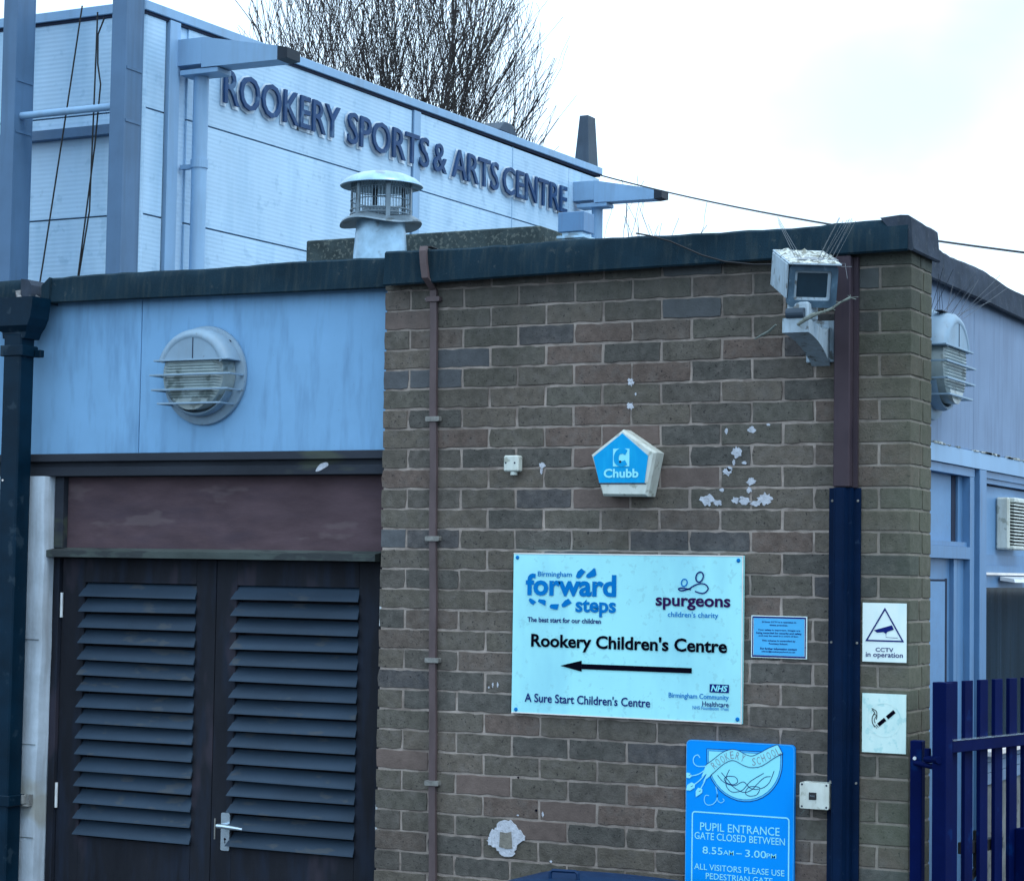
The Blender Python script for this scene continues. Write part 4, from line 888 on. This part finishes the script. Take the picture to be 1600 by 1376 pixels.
# ------------------------------------------------------------------ small notice
nt_ = thing('cctv_notice', (1.565, -0.01, 1.64), 'small pale blue notice with dark border and lines of small print', 'notice')
y = -0.011
part('board', B(1.4670, 1.6650, -0.0085, -0.0030, 1.6405, 1.7825), 'white_board', nt_)
part('border', join(*[stroke([(1.4725, 1.6460), (1.6595, 1.6460), (1.6595, 1.7770), (1.4725, 1.7770)], 0.0068, -0.0095, sm=False, closed=True)]), 'print_navy', nt_)
part('field', MB().add([(a, -0.0090, b) for a, b in ((1.4760, 1.6495), (1.6560, 1.6495), (1.6560, 1.7735), (1.4760, 1.7735))], [(0, 1, 2, 3)]), 'notice_blue', nt_)
for t_ in (('24 hour CCTV is in operation in', 1.5051, 1.6267, 1.7575, 1.7646), ('these premises.', 1.5331, 1.5980, 1.7474, 1.7541), ('Your safety is important. Images are', 1.4911, 1.6417, 1.7309, 1.7375), ('being recorded for security and safety', 1.4850, 1.6465, 1.7199, 1.7276),
           ('and may be used in a court of law.', 1.4940, 1.6352, 1.7113, 1.7177), ('This scheme is controlled by', 1.5057, 1.6253, 1.6949, 1.7019), ('Rookery School.', 1.5310, 1.5985, 1.6850, 1.6918), ('For further information contact', 1.4998, 1.6302, 1.6685, 1.6755), ('admin@rookeryschool.co.uk', 1.5047, 1.6249, 1.6585, 1.6652)):
    part('lettering', fit_text(*t_, -0.0098, bold=.03), 'print_navy', nt_)

# ------------------------------------------------------------------ CCTV warning sign
cs = thing('cctv_sign', (1.932, -0.01, 1.64), 'white sign with a blue warning triangle holding a camera picture on the pier', 'sign')
part('board', B(1.8575, 2.0060, -0.0075, -0.0025, 1.6400, 1.8335), 'white_board', cs)
y = -0.0090
part('triangle', stroke([(1.9338, 1.8140), (1.8715, 1.7097), (1.9950, 1.7097)], 0.0095, y, sm=False, closed=True), 'print_navy', cs)
part('camera_picture', join(flat([(1.8966, 1.7437), (1.9069, 1.7363), (1.929, 1.7382), (1.9379, 1.7329), (1.9423, 1.7394), (1.9643, 1.7477), (1.9576, 1.7616)], y), stroke([(1.938, 1.733), (1.938, 1.7214), (1.9776, 1.7204)], 0.0014, y, sm=False)), 'print_navy', cs)
part('lettering', fit_text('CCTV', 1.9028, 1.9633, 1.6736, 1.6872, y, bold=.012), 'print_navy', cs)
part('lettering', fit_text('in operation', 1.8695, 1.9954, 1.6510, 1.6715, y, bold=.012), 'print_navy', cs)
# ------------------------------------------------------------------ no smoking sign, its red ring faded away
ns_ = thing('no_smoking_sign', (1.932, -0.01, 1.343), 'faded white no-smoking sign with a black cigarette picture below the warning triangle', 'sign')
part('board', B(1.8580, 2.0062, -0.0075, -0.0025, 1.3435, 1.5365), 'faded_board', ns_)
def cig(a, b_, w): 
    a = Vector(a); b_ = Vector(b_); d = (b_ - a).normalized(); n = Vector((-d.y, d.x)) * w / 2
    return flat([tuple(a + n), tuple(a - n), tuple(b_ - n), tuple(b_ + n)], y)
part('cigarette_picture', join(cig((1.9135, 1.4340), (1.9370, 1.4540), .0125), cig((1.9430, 1.4590), (1.9680, 1.4805), .0125), cig((1.9090, 1.4300), (1.9105, 1.4313), .0125), cig((1.9050, 1.4265), (1.9062, 1.4275), .0125)), 'print_black', ns_)
part('smoke_picture', join(stroke([(1.8907, 1.4873), (1.9063, 1.4790), (1.9087, 1.4640), (1.9075, 1.4519)], .0026, y), stroke([(1.8927, 1.4830), (1.9010, 1.4728), (1.8935, 1.4600), (1.8933, 1.4420), (1.9022, 1.4270)], .0026, y), stroke([(1.8960, 1.4700), (1.9060, 1.4650), (1.9000, 1.4500), (1.9030, 1.4400)], .0022, y)), 'print_black', ns_)
part('faint_ring', stroke(circ(1.933, 1.452, .055, 24), .004, y + .0008, closed=True), 'faded_board', ns_)

# ------------------------------------------------------------------ bright blue school sign
ss = thing('school_sign', (1.434, -0.01, 0.35), 'tall bright blue school entrance sign with a crest, rounded top corners', 'sign')
part('board', MB().prism(rrect(1.2390, 1.6285, 0.35, 1.3535, 0.016, 5), -0.0185, -0.0040), 'blue_board', ss)
part('board_rim', stroke(rrect(1.2405, 1.6270, 0.3515, 1.3520, 0.016, 5), 0.0018, -0.0192, sm=False, closed=True), 'notice_blue', ss)
Y1, Y2, Y3, Y4 = -0.0195, -0.0202, -0.0209, -0.0216
def shield(o):
    pts = [(1.3135 + o, 1.3275 - o), (1.5875 - o, 1.3275 - o), (1.5875 - o, 1.2950)]
    for k in range(0, 19): 
        t = -math.pi * k / 18; pts.append((1.4505 + (0.137 - o) * math.cos(t), 1.2925 + (0.137 - o) * math.sin(t)))
    return pts + [(1.3135 + o, 1.2950)]
part('crest', flat(shield(0), Y1), 'print_navy', ss); part('crest_band', flat(shield(0.0022), Y1 - .0003), 'notice_blue', ss)
part('crest_line', flat(shield(0.0065), Y1 - .0005), 'print_blue', ss); part('crest_field', flat(shield(0.0085), Y2), 'print_cyan', ss)
topL = [(1.3103, 1.2702), (1.3415, 1.2938), (1.3701, 1.316), (1.4012, 1.3285), (1.4272, 1.3274), (1.4532, 1.3155), (1.4765, 1.3107), (1.5022, 1.3205), (1.5353, 1.3391), (1.5658, 1.3526)]
botL = [(1.5878, 1.3238), (1.5611, 1.3105), (1.5307, 1.2896), (1.5052, 1.2762), (1.4743, 1.2721), (1.4484, 1.2779), (1.4224, 1.2897), (1.4016, 1.291), (1.3757, 1.2775), (1.3498, 1.2554), (1.3291, 1.2361)]
tp = smooth_path(topL, 5); bt = smooth_path(botL, 5); rbn = tp + [(1.5722, 1.3510)] + bt
part('ribbon', flat(rbn + [(1.3135, 1.2240), (1.3020, 1.2130), (1.3155, 1.2420), (1.2960, 1.2300), (1.3060, 1.2540)], Y3), 'print_cyan', ss)
part('ribbon_outline', join(stroke(tp, .0020, Y4, sm=False), stroke(bt, .0020, Y4, sm=False), stroke([(1.5658, 1.3526), (1.5722, 1.3515), (1.5878, 1.3238)], .0020, Y4, sm=False)), 'print_navy', ss)
lt = [('R', 1.3417, 1.2720, 42), ('O', 1.356, 1.2837, 38), ('O', 1.3729, 1.2943, 34), ('K', 1.3884, 1.3038, 26), ('E', 1.4066, 1.3105, 8), ('R', 1.4274, 1.3085, -14), ('Y', 1.4462, 1.3020, -22), ('S', 1.4857, 1.292, 2), ('C', 1.5024, 1.2965, 14), ('H', 1.519, 1.3058, 24), ('O', 1.5384, 1.3153, 28), ('O', 1.5546, 1.3245, 30), ('L', 1.5717, 1.3315, 30)]
mb = MB()
for c, x, z, a in lt:
    g = fit_text(c, -0.0062, 0.0062, -0.0125, 0.0125, 0, bold=-.006); ca, sa = math.cos(R(a)), math.sin(R(a))
    mb.add([(x + p[0] * ca - p[2] * sa, Y4, z + p[0] * sa + p[2] * ca) for p in g.v], g.f)
part('ribbon_lettering', mb, 'print_grey', ss)
for pts, w in (([(1.2902, 1.2947), (1.2809, 1.304), (1.2678, 1.2947), (1.2667, 1.2776), (1.28, 1.2661), (1.3024, 1.2662), (1.3150, 1.2690)], .0028), ([(1.3104, 1.2557), (1.2869, 1.2397), (1.2632, 1.2323)], .0032), ([(1.3132, 1.2461), (1.2924, 1.2206), (1.2689, 1.2021)], .0034), ([(1.3159, 1.2389), (1.3057, 1.2116), (1.2876, 1.1789)], .0036),
               ([(1.3246, 1.169), (1.3115, 1.1682), (1.3077, 1.151), (1.3171, 1.1382), (1.3354, 1.1394), (1.351, 1.1537), (1.3546, 1.1757), (1.3491, 1.2008)], .0022), ([(1.3546, 1.1757), (1.3562, 1.1564), (1.368, 1.1475), (1.3797, 1.1555), (1.3744, 1.1624)], .0020)):
    part('tendril', stroke(pts, w, Y3 - .0002), 'print_cyan', ss)
for pts in ([(1.2408, 1.242), (1.2525, 1.2414), (1.2632, 1.2323), (1.2527, 1.2231), (1.2408, 1.2249)], [(1.2408, 1.1822), (1.2451, 1.2007), (1.2608, 1.2102), (1.2741, 1.2037), (1.2716, 1.1926), (1.2559, 1.1819)], [(1.2765, 1.1612), (1.2757, 1.1806), (1.2848, 1.1934), (1.3007, 1.1894), (1.2995, 1.1772)]):
    part('leaf', flat(pts, Y3 - .0004), 'print_cyan', ss)
    cxx = sum(a for a, _ in pts) / len(pts); czz = sum(b for _, b in pts) / len(pts)
    part('leaf_vein', stroke([(cxx, czz), (cxx + .008, czz + .004)], .0016, Y4, sm=False), 'print_navy', ss)
for pts in ([(1.3552, 1.24), (1.3711, 1.2227), (1.3921, 1.2119), (1.4181, 1.2086), (1.449, 1.2225), (1.475, 1.2023), (1.5085, 1.2031), (1.539, 1.2229), (1.5577, 1.2648)], [(1.398, 1.2606), (1.3866, 1.2357), (1.3869, 1.2067), (1.4027, 1.1883), (1.4235, 1.1872), (1.4467, 1.1958), (1.4748, 1.2264), (1.5208, 1.2555)],
            [(1.3682, 1.2492), (1.3919, 1.2264), (1.413, 1.2034), (1.4494, 1.1875), (1.4777, 1.1977), (1.498, 1.2181), (1.5235, 1.2412), (1.5452, 1.2461)], [(1.3918, 1.2384), (1.4178, 1.2375), (1.4283, 1.2237), (1.4155, 1.212), (1.392, 1.2143), (1.3789, 1.228), (1.3918, 1.2384)], [(1.5072, 1.1995), (1.4958, 1.182), (1.4701, 1.1768), (1.4559, 1.1867), (1.4698, 1.2068), (1.5007, 1.2087), (1.5085, 1.2031)]):
    part('scribble', stroke(pts, .0022, Y3 - .0001), 'print_navy', ss)
part('text_frame', stroke(rrect(1.2640, 1.6110, 0.43, 1.1115, 0.010, 4), .0046, Y1, sm=False, closed=True), 'print_cyan', ss)
for t_ in (('PUPIL ENTRANCE', 1.2929, 1.5785, 1.0501, 1.0776), ('GATE CLOSED BETWEEN', 1.2729, 1.5974, 1.0200, 1.0440), ('8.55', 1.3027, 1.3753, 0.9728, 0.9970), ('AM', 1.3783, 1.4158, 0.9741, 0.9900), ('-', 1.4245, 1.4446, 0.9803, 0.9830), ('3.00', 1.4571, 1.5318, 0.9727, 0.9970), ('PM', 1.5330, 1.5670, 0.9743, 0.9900), ('ALL VISITORS PLEASE USE', 1.2729, 1.5966, 0.9179, 0.9384), ('PEDESTRIAN GATE', 1.3153, 1.5552, 0.8884, 0.9090)):
    part('lettering', fit_text(*t_, Y1, bold=.004), 'print_cyan', ss)

# ------------------------------------------------------------------ wheelie bin in front of the wall
bn_ = thing('wheelie_bin', (1.16, -0.62, 0), 'dark blue wheelie bin in front of the brick wall, only its lid top showing', 'bin')
mb = MB(); ys = (-0.90, -0.36)
for (z, a, b_, c, d) in ((0.10, .92, 1.36, -.84, -.40), (0.86, .88, 1.44, -.90, -.36), (0.89, .86, 1.46, -.92, -.34), (0.905, .86, 1.46, -.92, -.34)): mb.v += [(a, c, z), (b_, c, z), (b_, d, z), (a, d, z)]
for i in range(3):
    for k in range(4): mb.f.append((i * 4 + k, i * 4 + (k + 1) % 4, (i + 1) * 4 + (k + 1) % 4, (i + 1) * 4 + k))
mb.f += [(0, 1, 2, 3), (12, 13, 14, 15)]; part('bin_body', mb, 'bin', bn_)
ld = MB(); gx = 12; gy = 8
for i in range(gx + 1):
    for j in range(gy + 1):
        u = i / gx; v = j / gy; ld.v.append((0.845 + 0.63 * u, -0.93 + 0.60 * v, 0.910 + 0.034 * (math.sin(math.pi * min(1, max(0, u))) ** 0.45) * (math.sin(math.pi * (0.15 + 0.7 * v)) ** .6) - 0.006 * u))
for i in range(gx):
    for j in range(gy): ld.f.append((i * (gy + 1) + j, (i + 1) * (gy + 1) + j, (i + 1) * (gy + 1) + j + 1, i * (gy + 1) + j + 1))
ld.smooth = True; part('lid', ld, 'bin', bn_)
part('lid_handle', join(MB().tube([(1.02, -0.62, 0.935), (1.022, -0.62, 0.958), (1.03, -0.62, 0.964), (1.11, -0.62, 0.966), (1.118, -0.62, 0.960), (1.12, -0.62, 0.937)], 0.006, 6)), 'bin', bn_)
for x in (0.93, 1.35): part('wheel', MB().tube([(x - 0.025, -0.40, 0.10), (x + 0.025, -0.40, 0.10)], 0.10, 20), 'rubber', bn_)

# ------------------------------------------------------------------ navy gate, standing open
gt = thing('steel_gate', (2.13, -0.12, 0), 'navy blue steel bar gate standing open beside the brick corner', 'gate')
th = R(14); gd = Vector((math.sin(th), math.cos(th), 0)); gn = Vector((math.cos(th), -math.sin(th), 0))
G0 = Vector((2.171, -0.12, 0))
GM = Matrix((( gd.x, gn.x, 0, G0.x), (gd.y, gn.y, 0, G0.y), (0, 0, 1, 0), (0, 0, 0, 1)))
def gb(u0, u1, v0, v1, z0, z1, b=0.002): return MB().box(u0, u1, v0, v1, z0, z1, b=b, rot=GM)
part('stile', gb(0, 0.045, -0.050, 0.0, 0.05, 1.586), 'gate', gt)
part('stile', gb(1.68, 1.725, -0.050, 0.0, 0.05, 1.586), 'gate', gt)
for k in range(16): part('bar', gb(0.069 + 0.1 * k, 0.121 + 0.1 * k, -0.040, -0.026, 0.12, 1.586, 0.001), 'gate', gt)
part('rail', gb(0.0455, 1.6795, -0.025, 0.0, 1.361, 1.399), 'gate', gt)
part('rail', gb(0.0455, 1.6795, -0.025, 0.0, 0.20, 0.238), 'gate', gt)
part('rail_lip', gb(0.0455, 1.6795, -0.0255, 0.0015, 1.3992, 1.4008, 0.0), 'chrome', gt)
part('lock_box', gb(0.505, 0.66, -0.025, 0.020, 0.86, 1.085), 'gate', gt)
part('latch_bar', join(gb(0.21, 0.46, -0.075, -0.045, 1.02, 1.058), gb(0.30, 0.34, -0.07, -0.045, 0.97, 1.09)), 'dark_plastic', gt)
mb = MB().tube([GM @ Vector((0.25, -.06, .93)), GM @ Vector((0.30, -.06, .955)), GM @ Vector((0.36, -.06, 1.03))], 0.012, 6); part('latch_hook', mb, 'dark_plastic', gt)
hp_ = thing('gate_hinge_post', (2.052, -0.03, 0), 'short navy flat steel hinge post fixed at the brick corner', 'post')
part('post', B(2.034, 2.073, -0.052, -0.012, 0.0, 1.392, b=0.002), 'gate', hp_)
part('hinge_pin', join(MB().tube([(2.052, -0.060, 1.322), (2.125, -0.085, 1.314)], 0.009, 10), MB().tube([(2.10, -0.078, 1.345), (2.10, -0.078, 1.372)], 0.011, 10)), 'gate', hp_)
part('hinge_eye', join(MB().tube([(2.094, -0.076, 1.338), (2.125, -0.095, 1.338), (2.150, -0.122, 1.340)], 0.012, 10)), 'gate', hp_)
part('screw', MB().tube([(2.050, -0.056, 1.336), (2.050, -0.052, 1.336)], 0.006, 8), 'hinge', hp_)

# ------------------------------------------------------------------ extractor grille on the side wall
vg = thing('extractor_grille', (1.93, 1.63, 2.03), 'white plastic slatted extractor grille on blue side panel beside the gate', 'vent grille')
part('grille_body', join(B(SX - 0.028, SX + 0.022, 1.50, 1.53, 2.034, 2.238, b=.006), B(SX - 0.028, SX + 0.035, 1.5305, 1.80, 2.034, 2.050, b=.004), B(SX - 0.028, SX + 0.040, 1.5305, 1.80, 2.218, 2.238, b=.004), B(SX - 0.028, SX + 0.036, 1.775, 1.80, 2.0505, 2.2175)), 'white_plastic', vg)
part('grille_back', B(SX - 0.028, SX - 0.005, 1.5305, 1.7745, 2.0505, 2.2175), 'dark_gap', vg)
for k in range(13): part('slat', MB().prism([(SX + .036, 2.054 + k * .0128), (SX + .036, 2.060 + k * .0128), (SX + .004, 2.063 + k * .0128), (SX + .004, 2.059 + k * .0128)], 1.5305, 1.7745, 'y'), 'white_plastic', vg)

# ------------------------------------------------------------------ sports hall behind
hall = thing('sports_hall', (-14, 14, 0), 'tall pale blue metal-clad sports hall with large navy lettering behind the flat roof', 'building')
HX, HY, HE = -8.0, 9.07, 19.12
def sh(mb, k=0.0145):
    mb.v = [(x, y_, z + k * (y_ - HY)) for x, y_, z in mb.v]; return mb
part('hall_core', B(-24, HX - 0.06, HY + 0.06, HE, 0, 6.95), 'dark_gap', hall)
zj = [0.0, 1.18, 2.18, 3.18, 4.168, 5.150, 6.142, 7.03]
cols_y = [(9.09, 9.395), (9.76, 14.05), (14.23, 18.16), (18.17, 19.11)]
for (a, b_) in cols_y:
    for z0, z1 in zip(zj[:-1], zj[1:]): part('cladding_panel', sh(MB().add([(HX + dx, yy, z) for dx in (0, -.05) for yy in (a, b_) for z in (z0 + .008, z1 - .008)], [(0, 1, 3, 2), (4, 6, 7, 5), (0, 4, 5, 1), (2, 3, 7, 6), (0, 2, 6, 4), (1, 5, 7, 3)])), 'cladding', hall)
zf = [0.0, 1.15, 2.15, 3.15, 4.16, 5.145, 6.115, 7.04]
for (a, b_) in ((-24, -13.0), (-12.98, -9.46), (-9.40, -8.02)):
    for z0, z1 in zip(zf[:-1], zf[1:]): part('cladding_panel', B(a, b_, HY - 0.0, HY + .05, z0 + .008, z1 - .008), 'cladding', hall)
part('corner_trim', MB().tube([(HX - 0.03, HY + 0.03, 0), (HX - 0.03, HY + 0.03, 7.04)], 0.034, 12), 'cladding', hall)
part('cover_strip', sh(B(HX - 0.02, HX + 0.030, 9.425, 9.590, 0, 7.03)), 'steel_light', hall)
part('recess_strip', sh(B(HX - 0.05, HX - 0.02, 9.5905, 9.758, 0, 7.03)), 'cladding', hall)
part('cover_strip', sh(B(HX - 0.04, HX + 0.020, 14.075, 14.225, 0, 7.03)), 'steel_light', hall)
part('cover_strip', sh(B(HX - 0.04, HX + 0.004, 14.052, 14.074, 0, 7.03)), 'steel_blue', hall)
part('cover_strip', sh(B(HX - 0.002, HX + 0.004, 16.555, 16.567, 5.15, 7.03)), 'steel_light', hall)
part('roof_trim', sh(B(-24, HX + 0.035, HY - 0.035, HE + .02, 7.042, 7.135, b=.006), 0.0185), 'steel_light', hall)
part('trim_gap', sh(B(-24, HX + 0.012, HY - 0.012, HE, 7.012, 7.0415), 0.0185), 'dark_gap', hall)
part('front_rail', B(-24, HX - 0.04, HY - 0.10, HY - 0.005, 5.895, 5.985), 'steel_blue', hall)
# letters
words = [('ROOKERY', 10.300, 12.440, 0), ('SPORTS', 12.605, 14.375, 0), ('&', 14.482, 14.800, 0), ('ARTS', 14.940, 16.105, 0), ('CENTRE', 16.225, 18.024, 0)]
def bbox(s, bold):
    v, f = text_geo(s, bold); return min(p[0] for p in v), max(p[0] for p in v), v, f
zl0 = lambda yy: 6.425 + 0.0145 * (yy - 10.3); LH = 0.335
for w, ya, yb, _ in words:
    b0 = 0.006; A0, A1, _, _ = bbox(w, b0); k = (yb - ya) / (A1 - A0)
    vR, fR = text_geo('H', b0); h0 = min(p[1] for p in vR); h1 = max(p[1] for p in vR)
    for i, ch in enumerate(w):
        p0, p1, _, _ = bbox(w[:i + 1], b0)
        v, f = text_geo(ch, b0, 0, 0.5); c0 = min(p[0] for p in v); c1 = max(p[0] for p in v)
        cy = [ya + k * (p[0] - c1 + p1 - A0) for p in v]
        g = MB(); g.add([(HX + 0.045 + p[2] * 0.024, yy, zl0(yy) + (p[1] - h0) / (h1 - h0) * LH) for p, yy in zip(v, cy)], f)
        L = part('letter', g, 'letter', hall)
        if ch == '&': continue
        v2, f2 = text_geo(ch, b0 + 0.045)  # enlarged pale copy, added only to imitate a bright halo around the letter
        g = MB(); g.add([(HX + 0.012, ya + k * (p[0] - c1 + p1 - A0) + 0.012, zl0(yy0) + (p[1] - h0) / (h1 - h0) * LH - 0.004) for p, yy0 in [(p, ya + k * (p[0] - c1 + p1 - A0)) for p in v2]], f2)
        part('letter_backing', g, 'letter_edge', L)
# gutter arms and pipes
def garm(ya, zt, w=0.22):
    g = MB(); x0 = HX; x1 = HX + 0.30
    g.box(x0, x1, ya, ya + w, zt - 0.255, zt, b=0.003)
    part('gutter_box', g, 'steel_light', hall)
    x2 = HX + 1.15; x3 = HX + 1.26
    a = MB(); a.v = [(x1 + .001, ya, zt - .29), (x1 + .001, ya + w, zt - .29), (x1 + .001, ya + w, zt), (x1 + .001, ya, zt), (x2, ya, zt - .295), (x2, ya + w, zt - .295), (x2, ya + w, zt - .165), (x2, ya, zt - .165)]
    a.f = [(0, 1, 2, 3), (4, 5, 6, 7), (0, 1, 5, 4), (1, 2, 6, 5), (2, 3, 7, 6), (3, 0, 4, 7)]
    part('gutter_arm', a, 'steel_light', hall)
    t = MB(); t.v = [(x2 + .001, ya, zt - .295), (x2 + .001, ya + w, zt - .295), (x2 + .001, ya + w, zt - .165), (x2 + .001, ya, zt - .165), (x3, ya, zt - .285), (x3, ya + w, zt - .285), (x3, ya + w, zt - .19), (x3, ya, zt - .19)]
    t.f = a.f; part('arm_tip', t, 'arm_black', hall)
    part('outlet', B(HX + 0.05, HX + 0.48, ya + .01, ya + w + .02, zt - .345, zt - .296, b=.004), 'steel_light', hall)
garm(9.55, 6.875); garm(18.3, 6.995)
for (yy, zt, x) in ((9.70, 6.53, -7.80), (18.46, 6.65, -7.72)):
    mb = MB().tube([(x, yy, 0), (x, yy, zt)], 0.073, 20); mb.smooth = True; part('rainwater_pipe', mb, 'steel_light', hall)
    mb = MB().tube([(x, yy, 5.66), (x, yy, 5.74)], 0.083, 20); mb.smooth = True; part('pipe_collar', join(mb, B(HX, x, yy - .03, yy + .03, 5.66, 5.70)), 'steel_light', hall)
part('roof_vent', join(B(-8.72, -8.45, 17.05, 17.45, 7.2, 7.50, b=.01), MB().prism([(17.0, 7.48), (17.5, 7.48), (17.35, 7.60), (17.15, 7.60)], -8.75, -8.42, 'x')), 'fin', hall)
fn = MB(); zb_, zt_ = 7.25, 7.985
fn.v = [(-8.235, 18.8, zb_), (-8.01, 18.8, zb_), (-8.01, 19.1, zb_), (-8.235, 19.1, zb_), (-8.165, 18.82, zt_), (-8.045, 18.82, zt_), (-8.045, 19.05, zt_), (-8.165, 19.05, zt_)]
fn.f = [(0, 1, 2, 3), (4, 5, 6, 7), (0, 1, 5, 4), (1, 2, 6, 5), (2, 3, 7, 6), (3, 0, 4, 7)]
part('roof_fin', fn, 'fin', hall)
# steel columns in front of the hall
def column(x0, x1, label):
    c = thing('steel_column', ((x0 + x1) / 2, 8.6, 0), label, 'column', 'steel columns in front of the sports hall')
    d = 0.26
    part('column_shaft', join(B(x0, x1, 8.50, 8.518, 0, 9.2), B((x0 + x1) / 2 - .008, (x0 + x1) / 2 + .008, 8.5185, 8.5 + d - .0185, 0, 9.2), B(x0, x1, 8.5 + d - .018, 8.5 + d, 0, 9.2), B(x1 - .004, x1 - .001, 8.5185, 8.5 + d - .0185, 0, 9.2)), 'steel_blue', c)
    for z in (6.372, 5.894, 4.4, 2.9): part('stiffener', B((x0 + x1) / 2 + .009, x1 + 0.006, 8.519, 8.5 + d - .019, z - .012, z + .012), 'steel_blue', c)
    return c
column(-7.935, -7.775, 'tall blue-grey steel column near the corner of the sports hall')
column(-9.190, -9.030, 'tall blue-grey steel column cut by the left edge of the picture')
mb = MB().tube([(-9.029, 8.60, 6.045), (-7.936, 8.60, 6.045)], 0.034, 14); mb.smooth = True
part('horizontal_pipe', mb, 'steel_light', None, 'horizontal grey pipe spanning between the two steel columns', 'pipe')
for i, (nm, P) in enumerate((('left', [(-8.48, 8.75, 7.06), (-8.62, 8.75, 6.14), (-8.86, 8.75, 4.63), (-9.1, 8.75, 3.2)]), ('right', [(-8.3, 8.75, 6.98), (-8.31, 8.75, 6.26), (-8.33, 8.75, 5.14), (-8.42, 8.75, 4.61), (-8.6, 8.75, 3.4)]), ('loop', [(-8.21, 8.74, 6.92), (-8.28, 8.74, 6.77), (-8.275, 8.74, 6.5), (-8.235, 8.74, 6.30), (-8.28, 8.74, 5.75), (-8.40, 8.74, 4.8), (-8.55, 8.74, 3.6)]))):
    part('hanging_cable', MB().tube(P, 0.008, 5, False), 'cable', None, {'left': 'thin dark cable slanting down leftmost across the hall end wall', 'right': 'thin dark cable hanging straight beside the steel column on the hall', 'loop': 'looped dark cable with a kink near its top by the hall column'}[nm], 'cable', 'loose cables hanging on the sports hall')

# overhead cable from the hall to the right
ca = [(-7.98, 19.1, 7.22), (-6.141, 15.134, 6.403), (-3.927, 13.498, 5.765), (-2.197, 12.169, 5.221), (-1.044, 11.096, 4.86), (-0.046, 9.941, 4.532), (1.627, 8.577, 4.091)]
A = Vector((-7.98, 19.12, 7.22)); Bv = Vector((3.3, 7.21, 3.66))
P = []
for i in range(25):
    t = i / 24; p = A.lerp(Bv, t); p.z -= 0.35 * 4 * t * (1 - t) * 0.5; P.append(p)
part('overhead_cable', MB().tube(P, 0.010, 5, False), 'cable', None, 'thin black overhead cable sagging from the hall corner to the right', 'cable')
part('roof_edge_wire', MB().tube([(1.04, -0.050, 3.104), (1.10, -0.064, 3.09), (1.177, -0.066, 3.066), (1.297, -0.068, 3.011), (1.38, -0.066, 2.985), (1.48, -0.05, 2.972), (1.60, -0.10, 2.96), (1.70, -0.2, 2.93)], 0.003, 5), 'cable', None, 'thin black wire draped over the roof edge towards the security camera', 'wire')

# ------------------------------------------------------------------ bare trees behind the hall
def tree(base, label, crown_c, rad, zfork, seed, n1, fine, r0):
    rg = random.Random(seed); T = thing('bare_tree', base, label, 'tree', None)
    bx, by = base[0], base[1]; c = Vector(crown_c)
    part('trunk', MB().tube([(bx, by, 0), (bx + .1, by, zfork * .5), (bx, by, zfork + .3)], [r0 * 1.3, r0, r0 * .8], 10), 'bark', T)
    tw = MB()
    def inside(p): q = p - c; return (q.x / rad[0]) ** 2 + (q.y / rad[1]) ** 2 + (q.z / rad[2]) ** 2 < 1
    def grow(p, d, L, r, lev, mbx):
        n = max(3, int(L / (0.42 if lev < 2 else 0.30))); pts = [p.copy()]; rs = [r]
        for i in range(n):
            d = (d + Vector((rg.gauss(0, .10), rg.gauss(0, .10), rg.gauss(0, .06))) + Vector((0, 0, 0.055 if lev else 0.03))).normalized()
            p = p + d * L / n
            if (lev and not inside(p) and i > 1) or (not lev and p.z > zfork + 3 and not inside(p)): break
            pts.append(p.copy()); rs.append(max(0.006, r * (1 - 0.75 * (i + 1) / n)))
            if lev < fine and i >= (1 if lev else 2):
                m = (1 if lev == 0 else int(rg.random() < (.58 if lev == 1 else .40)))
                for _ in range(m):
                    a = rg.uniform(0, 2 * math.pi); s = Vector((math.cos(a), math.sin(a), rg.uniform(0.2, 1.0))).normalized()
                    nd = (d * 0.9 + s * rg.uniform(.35, .70)).normalized()
                    grow(p, nd, L * rg.uniform(.32, .52) * (1.0 if lev else 1.1), rs[-1] * .62, lev + 1, tw)
        mbx.tube(pts, rs, 5 if lev == 0 else (4 if lev == 1 else 3), False)
    for k in range(n1):
        a = 2 * math.pi * (k + rg.random() * .6) / n1; s = rg.uniform(.10, .66)
        lm = MB(); grow(Vector((bx, by, zfork)), Vector((math.cos(a) * s, math.sin(a) * s, 1)).normalized(), rg.uniform(.75, 1.0) * (c.z + rad[2] - zfork) * 0.95, r0 * rg.uniform(.12, .20), 0, lm)
        part('limb', lm, 'bark', T)
    part('twigs', tw, 'bark', T, kind='stuff')
    print('tree faces', len(tw.f))
    return T
tree((-18.6, 31.75, 0), 'large bare winter tree rising behind the roof of the sports hall', (-18.6, 31.6, 11.6), (3.3, 3.2, 5.2), 5.2, 5, 24, 3, 0.24)
tree((-14.2, 33.9, 0), 'small bare tree seen low behind the far end of the sports hall', (-14.1, 33.9, 7.0), (1.9, 1.9, 3.0), 4.2, 9, 6, 2, 0.12)
